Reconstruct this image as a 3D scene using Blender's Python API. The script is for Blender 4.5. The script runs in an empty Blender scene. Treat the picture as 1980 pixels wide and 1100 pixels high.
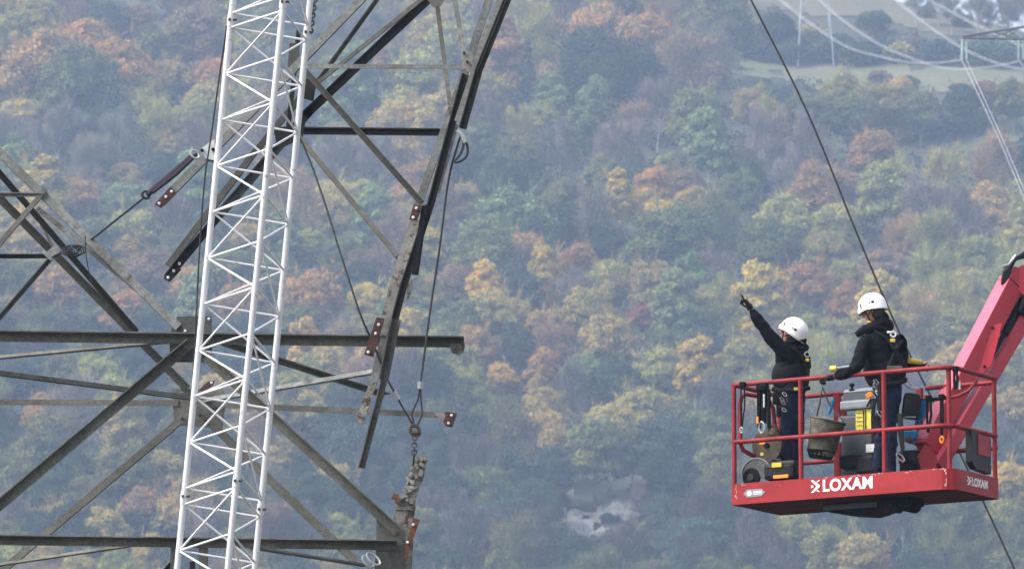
import bpy, bmesh, math, random
import numpy as np
from mathutils import Vector, Matrix, Quaternion

S = bpy.context.scene
COL = S.collection
R = math.radians

# ------------------------------------------------------------------ camera, sky, sun, exposure
CAM = Vector((0.0, 0.0, 1.7))
PITCH = R(9.2)
FPX = 11704.0                                   # focal length in pixels of the 1980 px wide photograph
cam_data = bpy.data.cameras.new("camera")
cam = bpy.data.objects.new("camera", cam_data)
COL.objects.link(cam)
cam.location = CAM
cam.rotation_euler = (R(90) + PITCH, 0, 0)
cam_data.sensor_width = 36.0
cam_data.lens = FPX / 1980.0 * 36.0
cam_data.clip_start = 1.0
cam_data.clip_end = 6000.0
cam_data.dof.use_dof = True
cam_data.dof.focus_distance = 60.0
cam_data.dof.aperture_fstop = 10.0
S.camera = cam

world = bpy.data.worlds.new("World")
S.world = world
world.use_nodes = True
nt = world.node_tree
bg = nt.nodes["Background"]
sky = nt.nodes.new("ShaderNodeTexSky")
sky.sky_type = 'NISHITA'
sky.sun_disc = False
sky.altitude = 300
sky.air_density = 1.0
sky.dust_density = 6.0
sky.ozone_density = 1.0
hs = nt.nodes.new("ShaderNodeHueSaturation")
hs.inputs['Saturation'].default_value = 0.32
nt.links.new(sky.outputs[0], hs.inputs['Color'])
nt.links.new(hs.outputs[0], bg.inputs['Color'])
bg.inputs['Strength'].default_value = 0.15

sun_data = bpy.data.lights.new("sun", 'SUN')
sun_data.energy = 1.15
sun_data.angle = R(25)
sun_data.color = (1.0, 0.96, 0.9)
sun = bpy.data.objects.new("sun", sun_data)
COL.objects.link(sun)
# light comes from the upper left, a little behind the camera
sd = Vector((-0.70, -0.26, 0.80)).normalized()
sun.rotation_euler = sd.to_track_quat('Z', 'Y').to_euler()
sky.sun_elevation = math.asin(sd.z)
sky.sun_rotation = math.atan2(sd.x, sd.y)

S.view_settings.view_transform = 'Standard'
S.view_settings.look = 'None'
S.view_settings.exposure = 1.25
S.view_settings.gamma = 1.0
S.view_settings.use_curve_mapping = False
S.cycles.use_denoising = True
S.cycles.max_bounces = 6
S.cycles.diffuse_bounces = 3
S.cycles.volume_bounces = 1
S.cycles.transparent_max_bounces = 8

# ------------------------------------------------------------------ helpers
FWD = Vector((0, math.cos(PITCH), math.sin(PITCH)))
UPV = Vector((0, -math.sin(PITCH), math.cos(PITCH)))

def at(px, py, D):
    """The place that lies D metres in front of the camera (measured along the ground) in the direction of photo pixel px, py."""
    d = FWD + Vector(((px - 990.0) / FPX, 0, 0)) + UPV * ((550.0 - py) / FPX)
    return CAM + d * (D / d.y)

def atz(px, py, z):
    """The place at height z in the direction of photo pixel px, py."""
    d = FWD + Vector(((px - 990.0) / FPX, 0, 0)) + UPV * ((550.0 - py) / FPX)
    return CAM + d * ((z - CAM.z) / d.z)

def proj(v):
    q = Vector(v) - CAM
    f = q.dot(FWD)
    return 990.0 + q.x / f * FPX, 550.0 - q.dot(UPV) / f * FPX, f

ORG = {}

class MB:
    """Collects shapes and links them as one mesh object."""
    def __init__(self):
        self.v, self.f, self.m = [], [], []
        self.mi = 0
    def add(self, vs, fs):
        o = len(self.v)
        self.v += [Vector(p) for p in vs]
        self.f += [tuple(i + o for i in f) for f in fs]
        self.m += [self.mi] * len(fs)
    def box(self, c, s, M=None):
        M = M or Matrix.Identity(3)
        c = Vector(c)
        vs = [c + M @ Vector((x * s[0] / 2, y * s[1] / 2, z * s[2] / 2)) for x in (-1, 1) for y in (-1, 1) for z in (-1, 1)]
        self.add(vs, [(0, 1, 3, 2), (4, 6, 7, 5), (0, 4, 5, 1), (2, 3, 7, 6), (0, 2, 6, 4), (1, 5, 7, 3)])
    def bbox(self, c, s, M=None, b=0.01):
        """box with chamfered edges"""
        bm = bmesh.new()
        bmesh.ops.create_cube(bm, size=1.0)
        for v in bm.verts:
            v.co = Vector((v.co.x * s[0], v.co.y * s[1], v.co.z * s[2]))
        bmesh.ops.bevel(bm, geom=list(bm.edges), offset=min(b, min(s) * 0.45), segments=2, affect='EDGES', profile=0.6)
        M = M or Matrix.Identity(3)
        self.bm(bm, lambda p: Vector(c) + M @ p)
    def bm(self, bm, fn=None):
        bm.verts.index_update()
        fn = fn or (lambda p: p)
        self.add([fn(v.co.copy()) for v in bm.verts], [tuple(v.index for v in f.verts) for f in bm.faces])
        bm.free()
    def tube(self, pts, r, n=8, cap=True):
        pts = [Vector(p) for p in pts]
        rs = r if isinstance(r, (list, tuple)) else [r] * len(pts)
        rings = []
        ref = None
        for i, p in enumerate(pts):
            t = (pts[min(i + 1, len(pts) - 1)] - pts[max(i - 1, 0)])
            if t.length < 1e-9: t = Vector((0, 0, 1))
            t.normalize()
            if ref is None:
                ref = t.orthogonal().normalized()
            u = (ref - t * ref.dot(t))
            if u.length < 1e-6: u = t.orthogonal()
            u.normalize(); ref = u
            w = t.cross(u)
            rings.append([p + (u * math.cos(2 * math.pi * k / n) + w * math.sin(2 * math.pi * k / n)) * rs[i] for k in range(n)])
        vs = [q for ring in rings for q in ring]
        fs = []
        for i in range(len(pts) - 1):
            for k in range(n):
                a, b = i * n + k, i * n + (k + 1) % n
                fs.append((a, b, b + n, a + n))
        if cap:
            fs.append(tuple(reversed(range(n))))
            fs.append(tuple(range((len(pts) - 1) * n, len(pts) * n)))
        self.add(vs, fs)
    def torus(self, c, ax, R_, r, n=16, m=6, sx=1.0, xdir=None):
        ax = Vector(ax).normalized()
        u = Vector(xdir).normalized() if xdir else ax.orthogonal().normalized()
        w = ax.cross(u)
        pts = [Vector(c) + u * math.cos(2 * math.pi * k / n) * R_ * sx + w * math.sin(2 * math.pi * k / n) * R_ for k in range(n + 1)]
        self.tube(pts, r, m, cap=False)
    def ball(self, c, r, n=10, M=None):
        rr = r if isinstance(r, (tuple, list)) else (r, r, r)
        bm = bmesh.new()
        bmesh.ops.create_uvsphere(bm, u_segments=n * 2, v_segments=n, radius=1.0)
        M = M or Matrix.Identity(3)
        self.bm(bm, lambda p: Vector(c) + M @ Vector((p.x * rr[0], p.y * rr[1], p.z * rr[2])))
    def cyl(self, a, b, r, n=16, r2=None):
        self.tube([a, b], [r, r if r2 is None else r2], n)
    def prism(self, poly, ext):
        """poly: list of points; extruded by vector ext"""
        poly = [Vector(p) for p in poly]; ext = Vector(ext); n = len(poly)
        self.add(poly + [p + ext for p in poly], [tuple(range(n)), tuple(reversed(range(n, 2 * n)))] + [(i, i + n, (i + 1) % n + n, (i + 1) % n) for i in range(n)])
    def angle(self, p0, p1, w, wo=None, side=1, out=1, t=0.012, roll=0.0):
        """rolled-steel angle from p0 to p1: one leg of width w lies across the view, the other (wo) points towards (out=1) or away from the camera at the 'side' edge (1: upper / right)."""
        p0, p1 = Vector(p0), Vector(p1)
        a = (p1 - p0).normalized()
        c = Vector((0, -1, 0.0))
        u = (c - a * c.dot(a)).normalized()
        v = a.cross(u).normalized()
        if (v.z if abs(v.z) > 0.15 else v.x) * side < 0: v = -v
        if roll:
            q = Quaternion(a, roll); u = q @ u; v = q @ v
        wo = w if wo is None else wo
        u = u * out
        prof = [(w / 2, 0), (w / 2, wo), (w / 2 - t, wo), (w / 2 - t, t), (-w / 2, t), (-w / 2, 0)]
        P = [v * x + u * y for x, y in prof]
        vs = [p0 + q for q in P] + [p1 + q for q in P]
        self.add(vs, [(i, (i + 1) % 6, (i + 1) % 6 + 6, i + 6) for i in range(6)] + [(0, 5, 4, 3, 2, 1), (6, 7, 8, 9, 10, 11)])
    def build(self, name, mat, parent=None, origin=None, smooth=False, recalc=True):
        if parent is not None:
            o0 = ORG[parent]
        elif origin is not None:
            o0 = Vector(origin)
        else:
            xs = [p for p in self.v]
            o0 = Vector((sum(p.x for p in xs) / len(xs), sum(p.y for p in xs) / len(xs), min(p.z for p in xs)))
        me = bpy.data.meshes.new(name)
        me.from_pydata([tuple(p - o0) for p in self.v], [], self.f)
        if recalc:
            bm = bmesh.new(); bm.from_mesh(me)
            bmesh.ops.recalc_face_normals(bm, faces=list(bm.faces))
            bm.to_mesh(me); bm.free()
        for m in (mat if isinstance(mat, (list, tuple)) else [mat]):
            me.materials.append(m)
        if self.mi or any(self.m):
            me.polygons.foreach_set("material_index", self.m)
        if smooth:
            me.polygons.foreach_set("use_smooth", [True] * len(me.polygons))
            try: me.set_sharp_from_angle(angle=R(40))
            except Exception: pass
        me.update()
        o = bpy.data.objects.new(name, me)
        COL.objects.link(o)
        if parent is not None:
            o.parent = parent
        else:
            o.location = o0
        ORG[o] = o0
        return o

def tag(o, label, cat, group=None):
    o["label"] = label; o["category"] = cat
    if group: o["group"] = group
    return o

def thing(name, loc, label, cat, group=None):
    o = bpy.data.objects.new(name, None)
    o.empty_display_size = 0.2
    COL.objects.link(o)
    o.location = loc
    ORG[o] = Vector(loc)
    return tag(o, label, cat, group)

# ------------------------------------------------------------------ materials
def mat_new(name):
    m = bpy.data.materials.new(name); m.use_nodes = True
    return m, m.node_tree, m.node_tree.nodes["Principled BSDF"]

def noise(nt, scale, detail=4, rough=0.6, coord='Object', vec=None):
    n = nt.nodes.new("ShaderNodeTexNoise")
    n.inputs['Scale'].default_value = scale
    n.inputs['Detail'].default_value = detail
    n.inputs['Roughness'].default_value = rough
    if vec is None:
        tc = nt.nodes.new("ShaderNodeTexCoord"); vec = tc.outputs[coord]
    nt.links.new(vec, n.inputs['Vector'])
    return n

def ramp(nt, fac, stops):
    r = nt.nodes.new("ShaderNodeValToRGB")
    while len(r.color_ramp.elements) < len(stops): r.color_ramp.elements.new(0.5)
    for e, (p, c) in zip(r.color_ramp.elements, stops):
        e.position = p; e.color = (*c, 1) if len(c) == 3 else c
    nt.links.new(fac, r.inputs[0])
    return r

def mixc(nt, a, b, fac, mode='MIX'):
    m = nt.nodes.new("ShaderNodeMix"); m.data_type = 'RGBA'; m.blend_type = mode
    for s, x in ((6, a), (7, b)):
        if isinstance(x, (tuple, list)): m.inputs[s].default_value = (*x, 1) if len(x) == 3 else x
        else: nt.links.new(x, m.inputs[s])
    if isinstance(fac, (int, float)): m.inputs[0].default_value = fac
    else: nt.links.new(fac, m.inputs[0])
    return m.outputs[2]

def paint(name, col, rough=0.5, var=0.12, scale=6.0, metal=0.0, spots=None, spot_amt=0.62, spot_scale=25, spec=0.4, bump=0.0):
    """a plain material with gentle tone variation and optional chips of another colour"""
    m, nt, b = mat_new(name)
    n = noise(nt, scale)
    dark = tuple(max(0, c * (1 - var * 2)) for c in col); lite = tuple(min(1, c * (1 + var)) for c in col)
    c = ramp(nt, n.outputs['Fac'], [(0.3, dark), (0.7, lite)]).outputs[0]
    if spots:
        n2 = noise(nt, spot_scale, 6, 0.7)
        f = ramp(nt, n2.outputs['Fac'], [(spot_amt, (0, 0, 0)), (spot_amt + 0.05, (1, 1, 1))]).outputs[0]
        c = mixc(nt, c, spots, f)
    nt.links.new(c, b.inputs['Base Color'])
    b.inputs['Roughness'].default_value = rough
    b.inputs['Metallic'].default_value = metal
    b.inputs['Specular IOR Level'].default_value = spec
    if bump:
        bp = nt.nodes.new("ShaderNodeBump"); bp.inputs['Strength'].default_value = bump
        bp.inputs['Distance'].default_value = 0.02
        nt.links.new(noise(nt, scale * 6).outputs['Fac'], bp.inputs['Height'])
        nt.links.new(bp.outputs[0], b.inputs['Normal'])
    return m

def old_steel(name, base, moss, rust, rust_at=0.66, rough=0.75):
    m, nt, b = mat_new(name)
    n1 = noise(nt, 1.3, 5, 0.65); n2 = noise(nt, 7.0, 6, 0.75); n3 = noise(nt, 30, 4, 0.7)
    c = ramp(nt, n1.outputs['Fac'], [(0.35, tuple(x * 0.55 for x in base)), (0.65, tuple(x * 1.25 for x in base))]).outputs[0]
    f = ramp(nt, n2.outputs['Fac'], [(0.45, (0, 0, 0)), (0.7, (1, 1, 1))]).outputs[0]
    c = mixc(nt, c, moss, f)
    f2 = ramp(nt, n2.outputs['Fac'], [(rust_at, (0, 0, 0)), (rust_at + 0.05, (1, 1, 1))]).outputs[0]
    c = mixc(nt, c, rust, f2)
    f3 = ramp(nt, n3.outputs['Fac'], [(0.3, (0.55, 0.55, 0.55)), (0.7, (1.2, 1.2, 1.2))]).outputs[0]
    c = mixc(nt, c, f3, 0.9, 'MULTIPLY')
    nt.links.new(c, b.inputs['Base Color'])
    b.inputs['Roughness'].default_value = rough
    b.inputs['Specular IOR Level'].default_value = 0.15
    bp = nt.nodes.new("ShaderNodeBump"); bp.inputs['Strength'].default_value = 0.35; bp.inputs['Distance'].default_value = 0.01
    nt.links.new(n3.outputs['Fac'], bp.inputs['Height']); nt.links.new(bp.outputs[0], b.inputs['Normal'])
    return m

M = {}
M['steel'] = old_steel("weathered steel", (0.165, 0.165, 0.152), (0.105, 0.10, 0.08), (0.07, 0.045, 0.035))
M['steel_lite'] = old_steel("pale galvanised steel", (0.25, 0.26, 0.26), (0.14, 0.14, 0.12), (0.07, 0.04, 0.03), 0.62)
M['steel_dark'] = old_steel("dark old steel", (0.022, 0.021, 0.019), (0.034, 0.031, 0.024), (0.03, 0.02, 0.016), 0.7)
M['steel_mid'] = old_steel("mid grey steel", (0.10, 0.10, 0.094), (0.066, 0.063, 0.053), (0.06, 0.04, 0.03))
M['steel_scar'] = old_steel("torn rusty galvanised steel", (0.27, 0.265, 0.25), (0.19, 0.175, 0.15), (0.085, 0.05, 0.038), 0.55)
M['rust'] = paint("red oxide plate", (0.065, 0.026, 0.021), 0.8, 0.2, 12)
M['rust2'] = paint("orange rust plate", (0.13, 0.045, 0.02), 0.85, 0.25, 9)
M['bolt'] = paint("bright bolt", (0.75, 0.76, 0.78), 0.35, 0.05, metal=0.3)
M['bolt_dk'] = paint("old bolt", (0.06, 0.055, 0.05), 0.6)
M['white'] = paint("white painted tube", (0.68, 0.68, 0.72), 0.42, 0.04, 3.0, spots=(0.36, 0.36, 0.37), spot_amt=0.61, spot_scale=13)
M['cable'] = paint("steel wire rope", (0.05, 0.052, 0.054), 0.55, 0.2, 40, metal=0.5)
M['cable_dk'] = paint("dark rope", (0.022, 0.022, 0.026), 0.8, 0.2, 40)
M['chain'] = paint("old chain", (0.10, 0.09, 0.08), 0.6, 0.3, 30, metal=0.3)
M['galv'] = paint("shiny galvanised fitting", (0.36, 0.375, 0.39), 0.35, 0.08, 10, metal=0.4)
M['purple'] = paint("violet black sling", (0.026, 0.016, 0.034), 0.85, 0.2, 20)
M['hoist'] = paint("pale hoist plate", (0.55, 0.62, 0.63), 0.5, 0.1, 10)
M['red'] = paint("red lift paint", (0.31, 0.022, 0.027), 0.45, 0.12, 5.0, spots=(0.42, 0.17, 0.17), spot_amt=0.655, spot_scale=26, spec=0.2)
M['red_rail'] = paint("red rail paint", (0.25, 0.022, 0.028), 0.5, 0.2, 5.0, spots=(0.10, 0.03, 0.03), spot_amt=0.64, spot_scale=30, spec=0.2)
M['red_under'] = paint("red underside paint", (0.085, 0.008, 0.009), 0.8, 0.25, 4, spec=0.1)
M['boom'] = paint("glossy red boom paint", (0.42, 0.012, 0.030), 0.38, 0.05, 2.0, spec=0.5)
M['boom_lit'] = paint("boom paint with painted light", (0.60, 0.105, 0.17), 0.35, 0.06, 3.0, spec=0.5)  # pink imitates strong light and gloss on the boom's upward faces
M['black'] = paint("black rubber", (0.008, 0.008, 0.009), 0.7, 0.2, 12, spec=0.06)
M['black_gl'] = paint("black plastic", (0.011, 0.011, 0.013), 0.4, 0.2, 12, spec=0.15)
M['grey_box'] = paint("grey console plastic", (0.06, 0.07, 0.082), 0.5, 0.1, 8)
M['grey_lt'] = paint("pale grey plastic", (0.22, 0.24, 0.265), 0.5, 0.1, 8)
M['yellow'] = paint("yellow sticker", (0.72, 0.62, 0.09), 0.6, 0.1, 20)
M['yellow_tag'] = paint("amber tag", (0.70, 0.42, 0.02), 0.5, 0.1, 20)
M['orange'] = paint("orange plastic", (0.80, 0.24, 0.02), 0.45, 0.08, 20)
M['blue'] = paint("blue webbing", (0.01, 0.20, 0.46), 0.7, 0.12, 15)
M['letter'] = paint("white lettering", (0.80, 0.80, 0.82), 0.5, 0.05, 20, spots=(0.55, 0.25, 0.25), spot_amt=0.70, spot_scale=60)
M['canvas'] = paint("dirty canvas", (0.125, 0.115, 0.088), 0.9, 0.3, 14, spots=(0.10, 0.095, 0.08), spot_amt=0.58, spot_scale=20, bump=0.3)
M['brown'] = paint("brown worn steel", (0.085, 0.062, 0.036), 0.6, 0.3, 10, spots=(0.25, 0.12, 0.02), spot_amt=0.66, spot_scale=16)
M['tool_grey'] = paint("dark grey tool casing", (0.024, 0.024, 0.026), 0.45, 0.15, 12, spec=0.2)
# ------------------------------------------------------------------ terrain
HILL_D0, HILL_S = 662.0, 0.416

def vnoise(x, y, s, seed=0):
    """smooth value noise on numpy arrays"""
    x = np.asarray(x, float) / s + seed * 17.13; y = np.asarray(y, float) / s + seed * 7.77
    xi, yi = np.floor(x), np.floor(y); fx, fy = x - xi, y - yi
    fx = fx * fx * (3 - 2 * fx); fy = fy * fy * (3 - 2 * fy)
    h = lambda a, b: np.modf(np.abs(np.sin(a * 127.1 + b * 311.7 + seed) * 43758.5453))[0]
    return (h(xi, yi) * (1 - fx) + h(xi + 1, yi) * fx) * (1 - fy) + (h(xi, yi + 1) * (1 - fx) + h(xi + 1, yi + 1) * fx) * fy

def hz(x, y):
    x = np.asarray(x, float); y = np.asarray(y, float)
    t = y - HILL_D0
    base = np.where(t > 0, HILL_S * t, 0.0)
    base = base * (1 - np.exp(-np.clip(t, 0, None) / 40.0))
    # the crest: nearer on the boom side, farther above the mast
    k = 1 / (1 + np.exp(-(x - 76) / 3.0))
    yc = 1530 - k * 179
    yc = yc - np.clip(x - 80, 0, 60) * 1.15
    over = np.clip(y - yc, 0, None)
    base = base - over * 0.36 - np.clip(over - 60, 0, None) * 0.02
    bumps = ((vnoise(x, y, 60, 1) - .5) * 8 + (vnoise(x, y, 25, 2) - .5) * 3.5) * np.clip(t / 120, 0, 1) * np.clip((yc + 40 - y) / 160, 0.25, 1)
    return base + bumps

def terrain():
    xs = np.linspace(-700, 700, 281)
    ys = np.concatenate([np.linspace(-60, 640, 36), np.linspace(650, 1700, 211), np.linspace(1720, 2600, 23)])
    X, Y = np.meshgrid(xs, ys)
    Z = hz(X, Y)
    me = bpy.data.meshes.new("hillside")
    nx, ny = len(xs), len(ys)
    v = np.stack([X, Y, Z], -1).reshape(-1, 3)
    i = np.arange(nx * ny).reshape(ny, nx)
    f = np.stack([i[:-1, :-1], i[:-1, 1:], i[1:, 1:], i[1:, :-1]], -1).reshape(-1, 4)
    me.from_pydata(v.tolist(), [], f.tolist())
    me.polygons.foreach_set("use_smooth", [True] * len(me.polygons))
    m, nt, b = mat_new("hillside earth and leaf litter")
    n1 = noise(nt, 0.05, 6, 0.7); n2 = noise(nt, 0.6, 6, 0.7)
    c = ramp(nt, n2.outputs['Fac'], [(0.3, (0.030, 0.028, 0.018)), (0.5, (0.055, 0.05, 0.03)), (0.7, (0.10, 0.07, 0.038))]).outputs[0]
    g = ramp(nt, n1.outputs['Fac'], [(0.4, (0, 0, 0)), (0.6, (1, 1, 1))]).outputs[0]
    c = mixc(nt, c, (0.04, 0.055, 0.025), g)
    nt.links.new(c, b.inputs['Base Color']); b.inputs['Roughness'].default_value = 0.95
    me.materials.append(m)
    o = bpy.data.objects.new("hillside", me); COL.objects.link(o); o["kind"] = "structure"

terrain()

def on_hill(px, py, h=0.0):
    """the place on the hillside whose point h metres above the ground shows at photo pixel px, py"""
    lo, hi = 690.0, 1700.0
    # walk outwards until the ground (plus h) rises above the ray
    prev = lo
    d = lo
    while d < hi:
        p = at(px, py, d)
        if float(hz(p.x, p.y)) + h >= p.z:
            a, b_ = prev, d
            for _ in range(24):
                mid = (a + b_) / 2
                q = at(px, py, mid)
                if float(hz(q.x, q.y)) + h >= q.z: b_ = mid
                else: a = mid
            q = at(px, py, b_)
            return Vector((q.x, q.y, float(hz(q.x, q.y))))
        prev = d; d += 12.0
    return None

def field(name, poly, cols, lift=0.25, step=3.0, kind="structure", ragged=0.0):
    """a sheet of grass lying on the slope, its outline given as photo pixels on the ground"""
    P = [on_hill(*q) for q in poly]
    P = [p for p in P if p is not None]
    xs = np.arange(min(p.x for p in P) - 3, max(p.x for p in P) + 3, step)
    ys = np.arange(min(p.y for p in P) - 3, max(p.y for p in P) + 3, step)
    def inside(x, y):
        c = False; j = len(P) - 1
        for i in range(len(P)):
            if (P[i].y > y) != (P[j].y > y) and x < (P[j].x - P[i].x) * (y - P[i].y) / (P[j].y - P[i].y) + P[i].x: c = not c
            j = i
        return c
    idx, V, F = {}, [], []
    def vid(i, j):
        if (i, j) not in idx:
            idx[(i, j)] = len(V)
            rough = (float(vnoise(xs[i], ys[j], 2.2, 11)) * 1.6 + float(vnoise(xs[i], ys[j], 0.9, 12)) * .9 - .6) if ragged else 0
            V.append((xs[i], ys[j], float(hz(xs[i], ys[j])) + lift + rough))
        return idx[(i, j)]
    for i in range(len(xs) - 1):
        for j in range(len(ys) - 1):
            jx = (float(vnoise(xs[i], ys[j], 9, 5)) - .5) * 10
            if ragged:
                q = float(vnoise(xs[i], ys[j], 5.5, 8)) * .6 + float(vnoise(xs[i], ys[j], 1.9, 9)) * .4
                if q < ragged: continue
            if inside(xs[i] + step / 2 + jx, ys[j] + step / 2 + jx * 1.5):
                F.append((vid(i, j), vid(i + 1, j), vid(i + 1, j + 1), vid(i, j + 1)))
    me = bpy.data.meshes.new(name); me.from_pydata(V, [], F)
    me.polygons.foreach_set("use_smooth", [not ragged] * len(F))
    m, nt, b = mat_new(name + " surface")
    n1 = noise(nt, 0.10, 6, 0.65); n2 = noise(nt, 1.2, 5, 0.7)
    c = ramp(nt, n1.outputs['Fac'], [(0.3, cols[0]), (0.5, cols[1]), (0.7, cols[2])]).outputs[0]
    g = ramp(nt, n2.outputs['Fac'], [(0.3, (0.65, 0.65, 0.65)), (0.7, (1.2, 1.2, 1.2))]).outputs[0]
    c = mixc(nt, c, g, 1.0, 'MULTIPLY')
    nt.links.new(c, b.inputs['Base Color']); b.inputs['Roughness'].default_value = 0.95
    me.materials.append(m)
    o = bpy.data.objects.new(name, me); COL.objects.link(o); o["kind"] = kind
    return o

GRASS = [(0.085, 0.105, 0.048), (0.125, 0.13, 0.065), (0.17, 0.145, 0.085)]
field("meadow", [(1400, 88), (1530, 112), (1660, 122), (1800, 124), (2100, 134), (2100, 196), (1840, 190), (1700, 180), (1560, 168), (1440, 140)], GRASS)
field("upper_field", [(1400, 0), (1640, -25), (1760, 10), (1870, 45), (1960, 60), (2080, 60), (2080, 72), (1880, 66), (1740, 50), (1580, 40), (1440, 30)], [(0.09, 0.085, 0.05), (0.12, 0.11, 0.065), (0.13, 0.105, 0.07)])
field("grass_clearing", [(1640, 262), (1760, 250), (1900, 240), (2100, 225), (2100, 300), (1900, 300), (1760, 290)], [(0.085, 0.11, 0.05), (0.11, 0.125, 0.065), (0.14, 0.125, 0.075)])
field("scree", [(1000, 925), (1090, 968), (1135, 976), (1180, 955), (1250, 922), (1345, 905), (1350, 950), (1250, 1000), (1180, 1035), (1130, 1038), (1075, 1010), (1040, 978)], [(0.05, 0.05, 0.044), (0.11, 0.107, 0.10), (0.23, 0.225, 0.215)], 0.5, 0.6, ragged=0.47)
# ------------------------------------------------------------------ trees
def leaf_material(name, from_attr=False, twig=False):
    m, nt, b = mat_new(name)
    if from_attr:
        a = nt.nodes.new("ShaderNodeAttribute"); a.attribute_name = "tint"; base = a.outputs['Color']
    else:
        oi = nt.nodes.new("ShaderNodeObjectInfo"); base = oi.outputs['Color']
    n1 = noise(nt, 0.42, 3, 0.6); n2 = noise(nt, 2.2, 3, 0.7)
    # green leaves still among the turned ones, browned tips among the green
    hsv = nt.nodes.new("ShaderNodeHueSaturation"); hsv.inputs['Hue'].default_value = 0.545; hsv.inputs['Saturation'].default_value = 0.75; hsv.inputs['Value'].default_value = 0.62
    nt.links.new(base, hsv.inputs['Color'])
    f = ramp(nt, n1.outputs['Fac'], [(0.42, (0, 0, 0)), (0.62, (0.8, 0.8, 0.8))]).outputs[0]
    c = mixc(nt, base, hsv.outputs[0], f)
    g = ramp(nt, n2.outputs['Fac'], [(0.28, (0.6, 0.6, 0.6)), (0.72, (1.35, 1.35, 1.35))]).outputs[0]
    c = mixc(nt, c, g, 1.0, 'MULTIPLY')
    nt.links.new(c, b.inputs['Base Color'])
    b.inputs['Roughness'].default_value = 0.85
    b.inputs['Specular IOR Level'].default_value = 0.1
    if not twig:
        tr = nt.nodes.new("ShaderNodeBsdfTranslucent"); nt.links.new(c, tr.inputs['Color'])
        mx = nt.nodes.new("ShaderNodeMixShader"); mx.inputs[0].default_value = 0.2
        out = nt.nodes["Material Output"]
        nt.links.new(b.outputs[0], mx.inputs[1]); nt.links.new(tr.outputs[0], mx.inputs[2]); nt.links.new(mx.outputs[0], out.inputs[0])
    return m

M['leaf'] = leaf_material("autumn leaves")
M['twig'] = leaf_material("bare twigs", twig=True)
M['leaf_attr'] = leaf_material("undergrowth leaves", True)
M['bark'] = paint("grey bark", (0.16, 0.145, 0.13), 0.9, 0.3, 1.5)
M['bark_pale'] = paint("pale bark", (0.34, 0.33, 0.31), 0.9, 0.25, 1.5)

def quads(rng, P, N, size, aspect=0.62):
    """one leaf-clump face (4 corners) at every point of P, facing N, turned at random"""
    n = len(P)
    N = N / (np.linalg.norm(N, axis=1, keepdims=True) + 1e-9)
    r = rng.normal(size=(n, 3))
    U = np.cross(N, r); U /= (np.linalg.norm(U, axis=1, keepdims=True) + 1e-9)
    V = np.cross(N, U)
    s = np.asarray(size).reshape(-1, 1)
    a = U * s; b = V * s * aspect
    bend = N * s * 0.25
    q = np.stack([P - a, P - b * 1.0 + bend, P + a, P + b * 1.0 + bend], 1)
    return q.reshape(-1, 3)

def mesh_from_quads(name, V, mat, attr=None, smooth=False):
    nq = len(V) // 4
    me = bpy.data.meshes.new(name)
    me.vertices.add(len(V)); me.vertices.foreach_set("co", V.astype(np.float32).ravel())
    me.loops.add(len(V)); me.loops.foreach_set("vertex_index", np.arange(len(V), dtype=np.int32))
    me.polygons.add(nq); me.polygons.foreach_set("loop_start", np.arange(0, len(V), 4, dtype=np.int32))
    try: me.polygons.foreach_set("loop_total", np.full(nq, 4, dtype=np.int32))
    except Exception: pass
    if attr is not None:
        ca = me.color_attributes.new("tint", 'FLOAT_COLOR', 'POINT')
        ca.data.foreach_set("color", np.concatenate([attr, np.ones((len(attr), 1))], 1).astype(np.float32).ravel())
    me.update(calc_edges=True); me.validate()
    me.materials.append(mat)
    return me

def branches(rng, H, R_, zc, levels, n0, trunk_r, up=0.55):
    """trunk and limbs as one mesh; also returns the limb tips"""
    mb = MB(); tips = []
    lean = Vector((rng.normal() * 0.05, rng.normal() * 0.05, 1))
    top = Vector((0, 0, 0)) + lean * (H * 0.72)
    pts = [Vector((0, 0, -1.0)), lean * (H * 0.15), lean * (H * 0.38) + Vector((rng.normal() * .12, rng.normal() * .12, 0)), lean * (H * 0.58), top]
    mb.tube(pts, [trunk_r * 1.25, trunk_r, trunk_r * .75, trunk_r * .5, trunk_r * .18], 6)
    def grow(p, d, L, r, lv):
        mid = p + d * L * 0.5 + Vector(rng.normal(size=3)) * L * 0.06
        e = p + d * L + Vector((0, 0, L * 0.08))
        mb.tube([p, mid, e], [r, r * .7, r * .35], 4 if lv else 5)
        tips.append((e, (e - mid).normalized(), lv)); tips.append((mid, d, lv))
        if lv < levels:
            for _ in range(3):
                q = (d + Vector(rng.normal(size=3)) * 0.55 + Vector((0, 0, 0.2))).normalized()
                grow(p.lerp(e, 0.45 + rng.random() * 0.5), q, L * (0.45 + .2 * rng.random()), r * .5, lv + 1)
    for k in range(n0):
        t = 0.22 + 0.5 * (k + rng.random()) / n0
        p = lean * (H * t)
        az = k * 2.4 + rng.random()
        el = up + 0.5 * t + rng.normal() * 0.12
        d = Vector((math.cos(az) * math.cos(el), math.sin(az) * math.cos(el), math.sin(el)))
        L = R_ * (1.05 - 0.45 * abs(t - 0.35)) * (0.75 + .35 * rng.random())
        grow(p, d, L, trunk_r * 0.42, 1)
    return mb, tips

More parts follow.
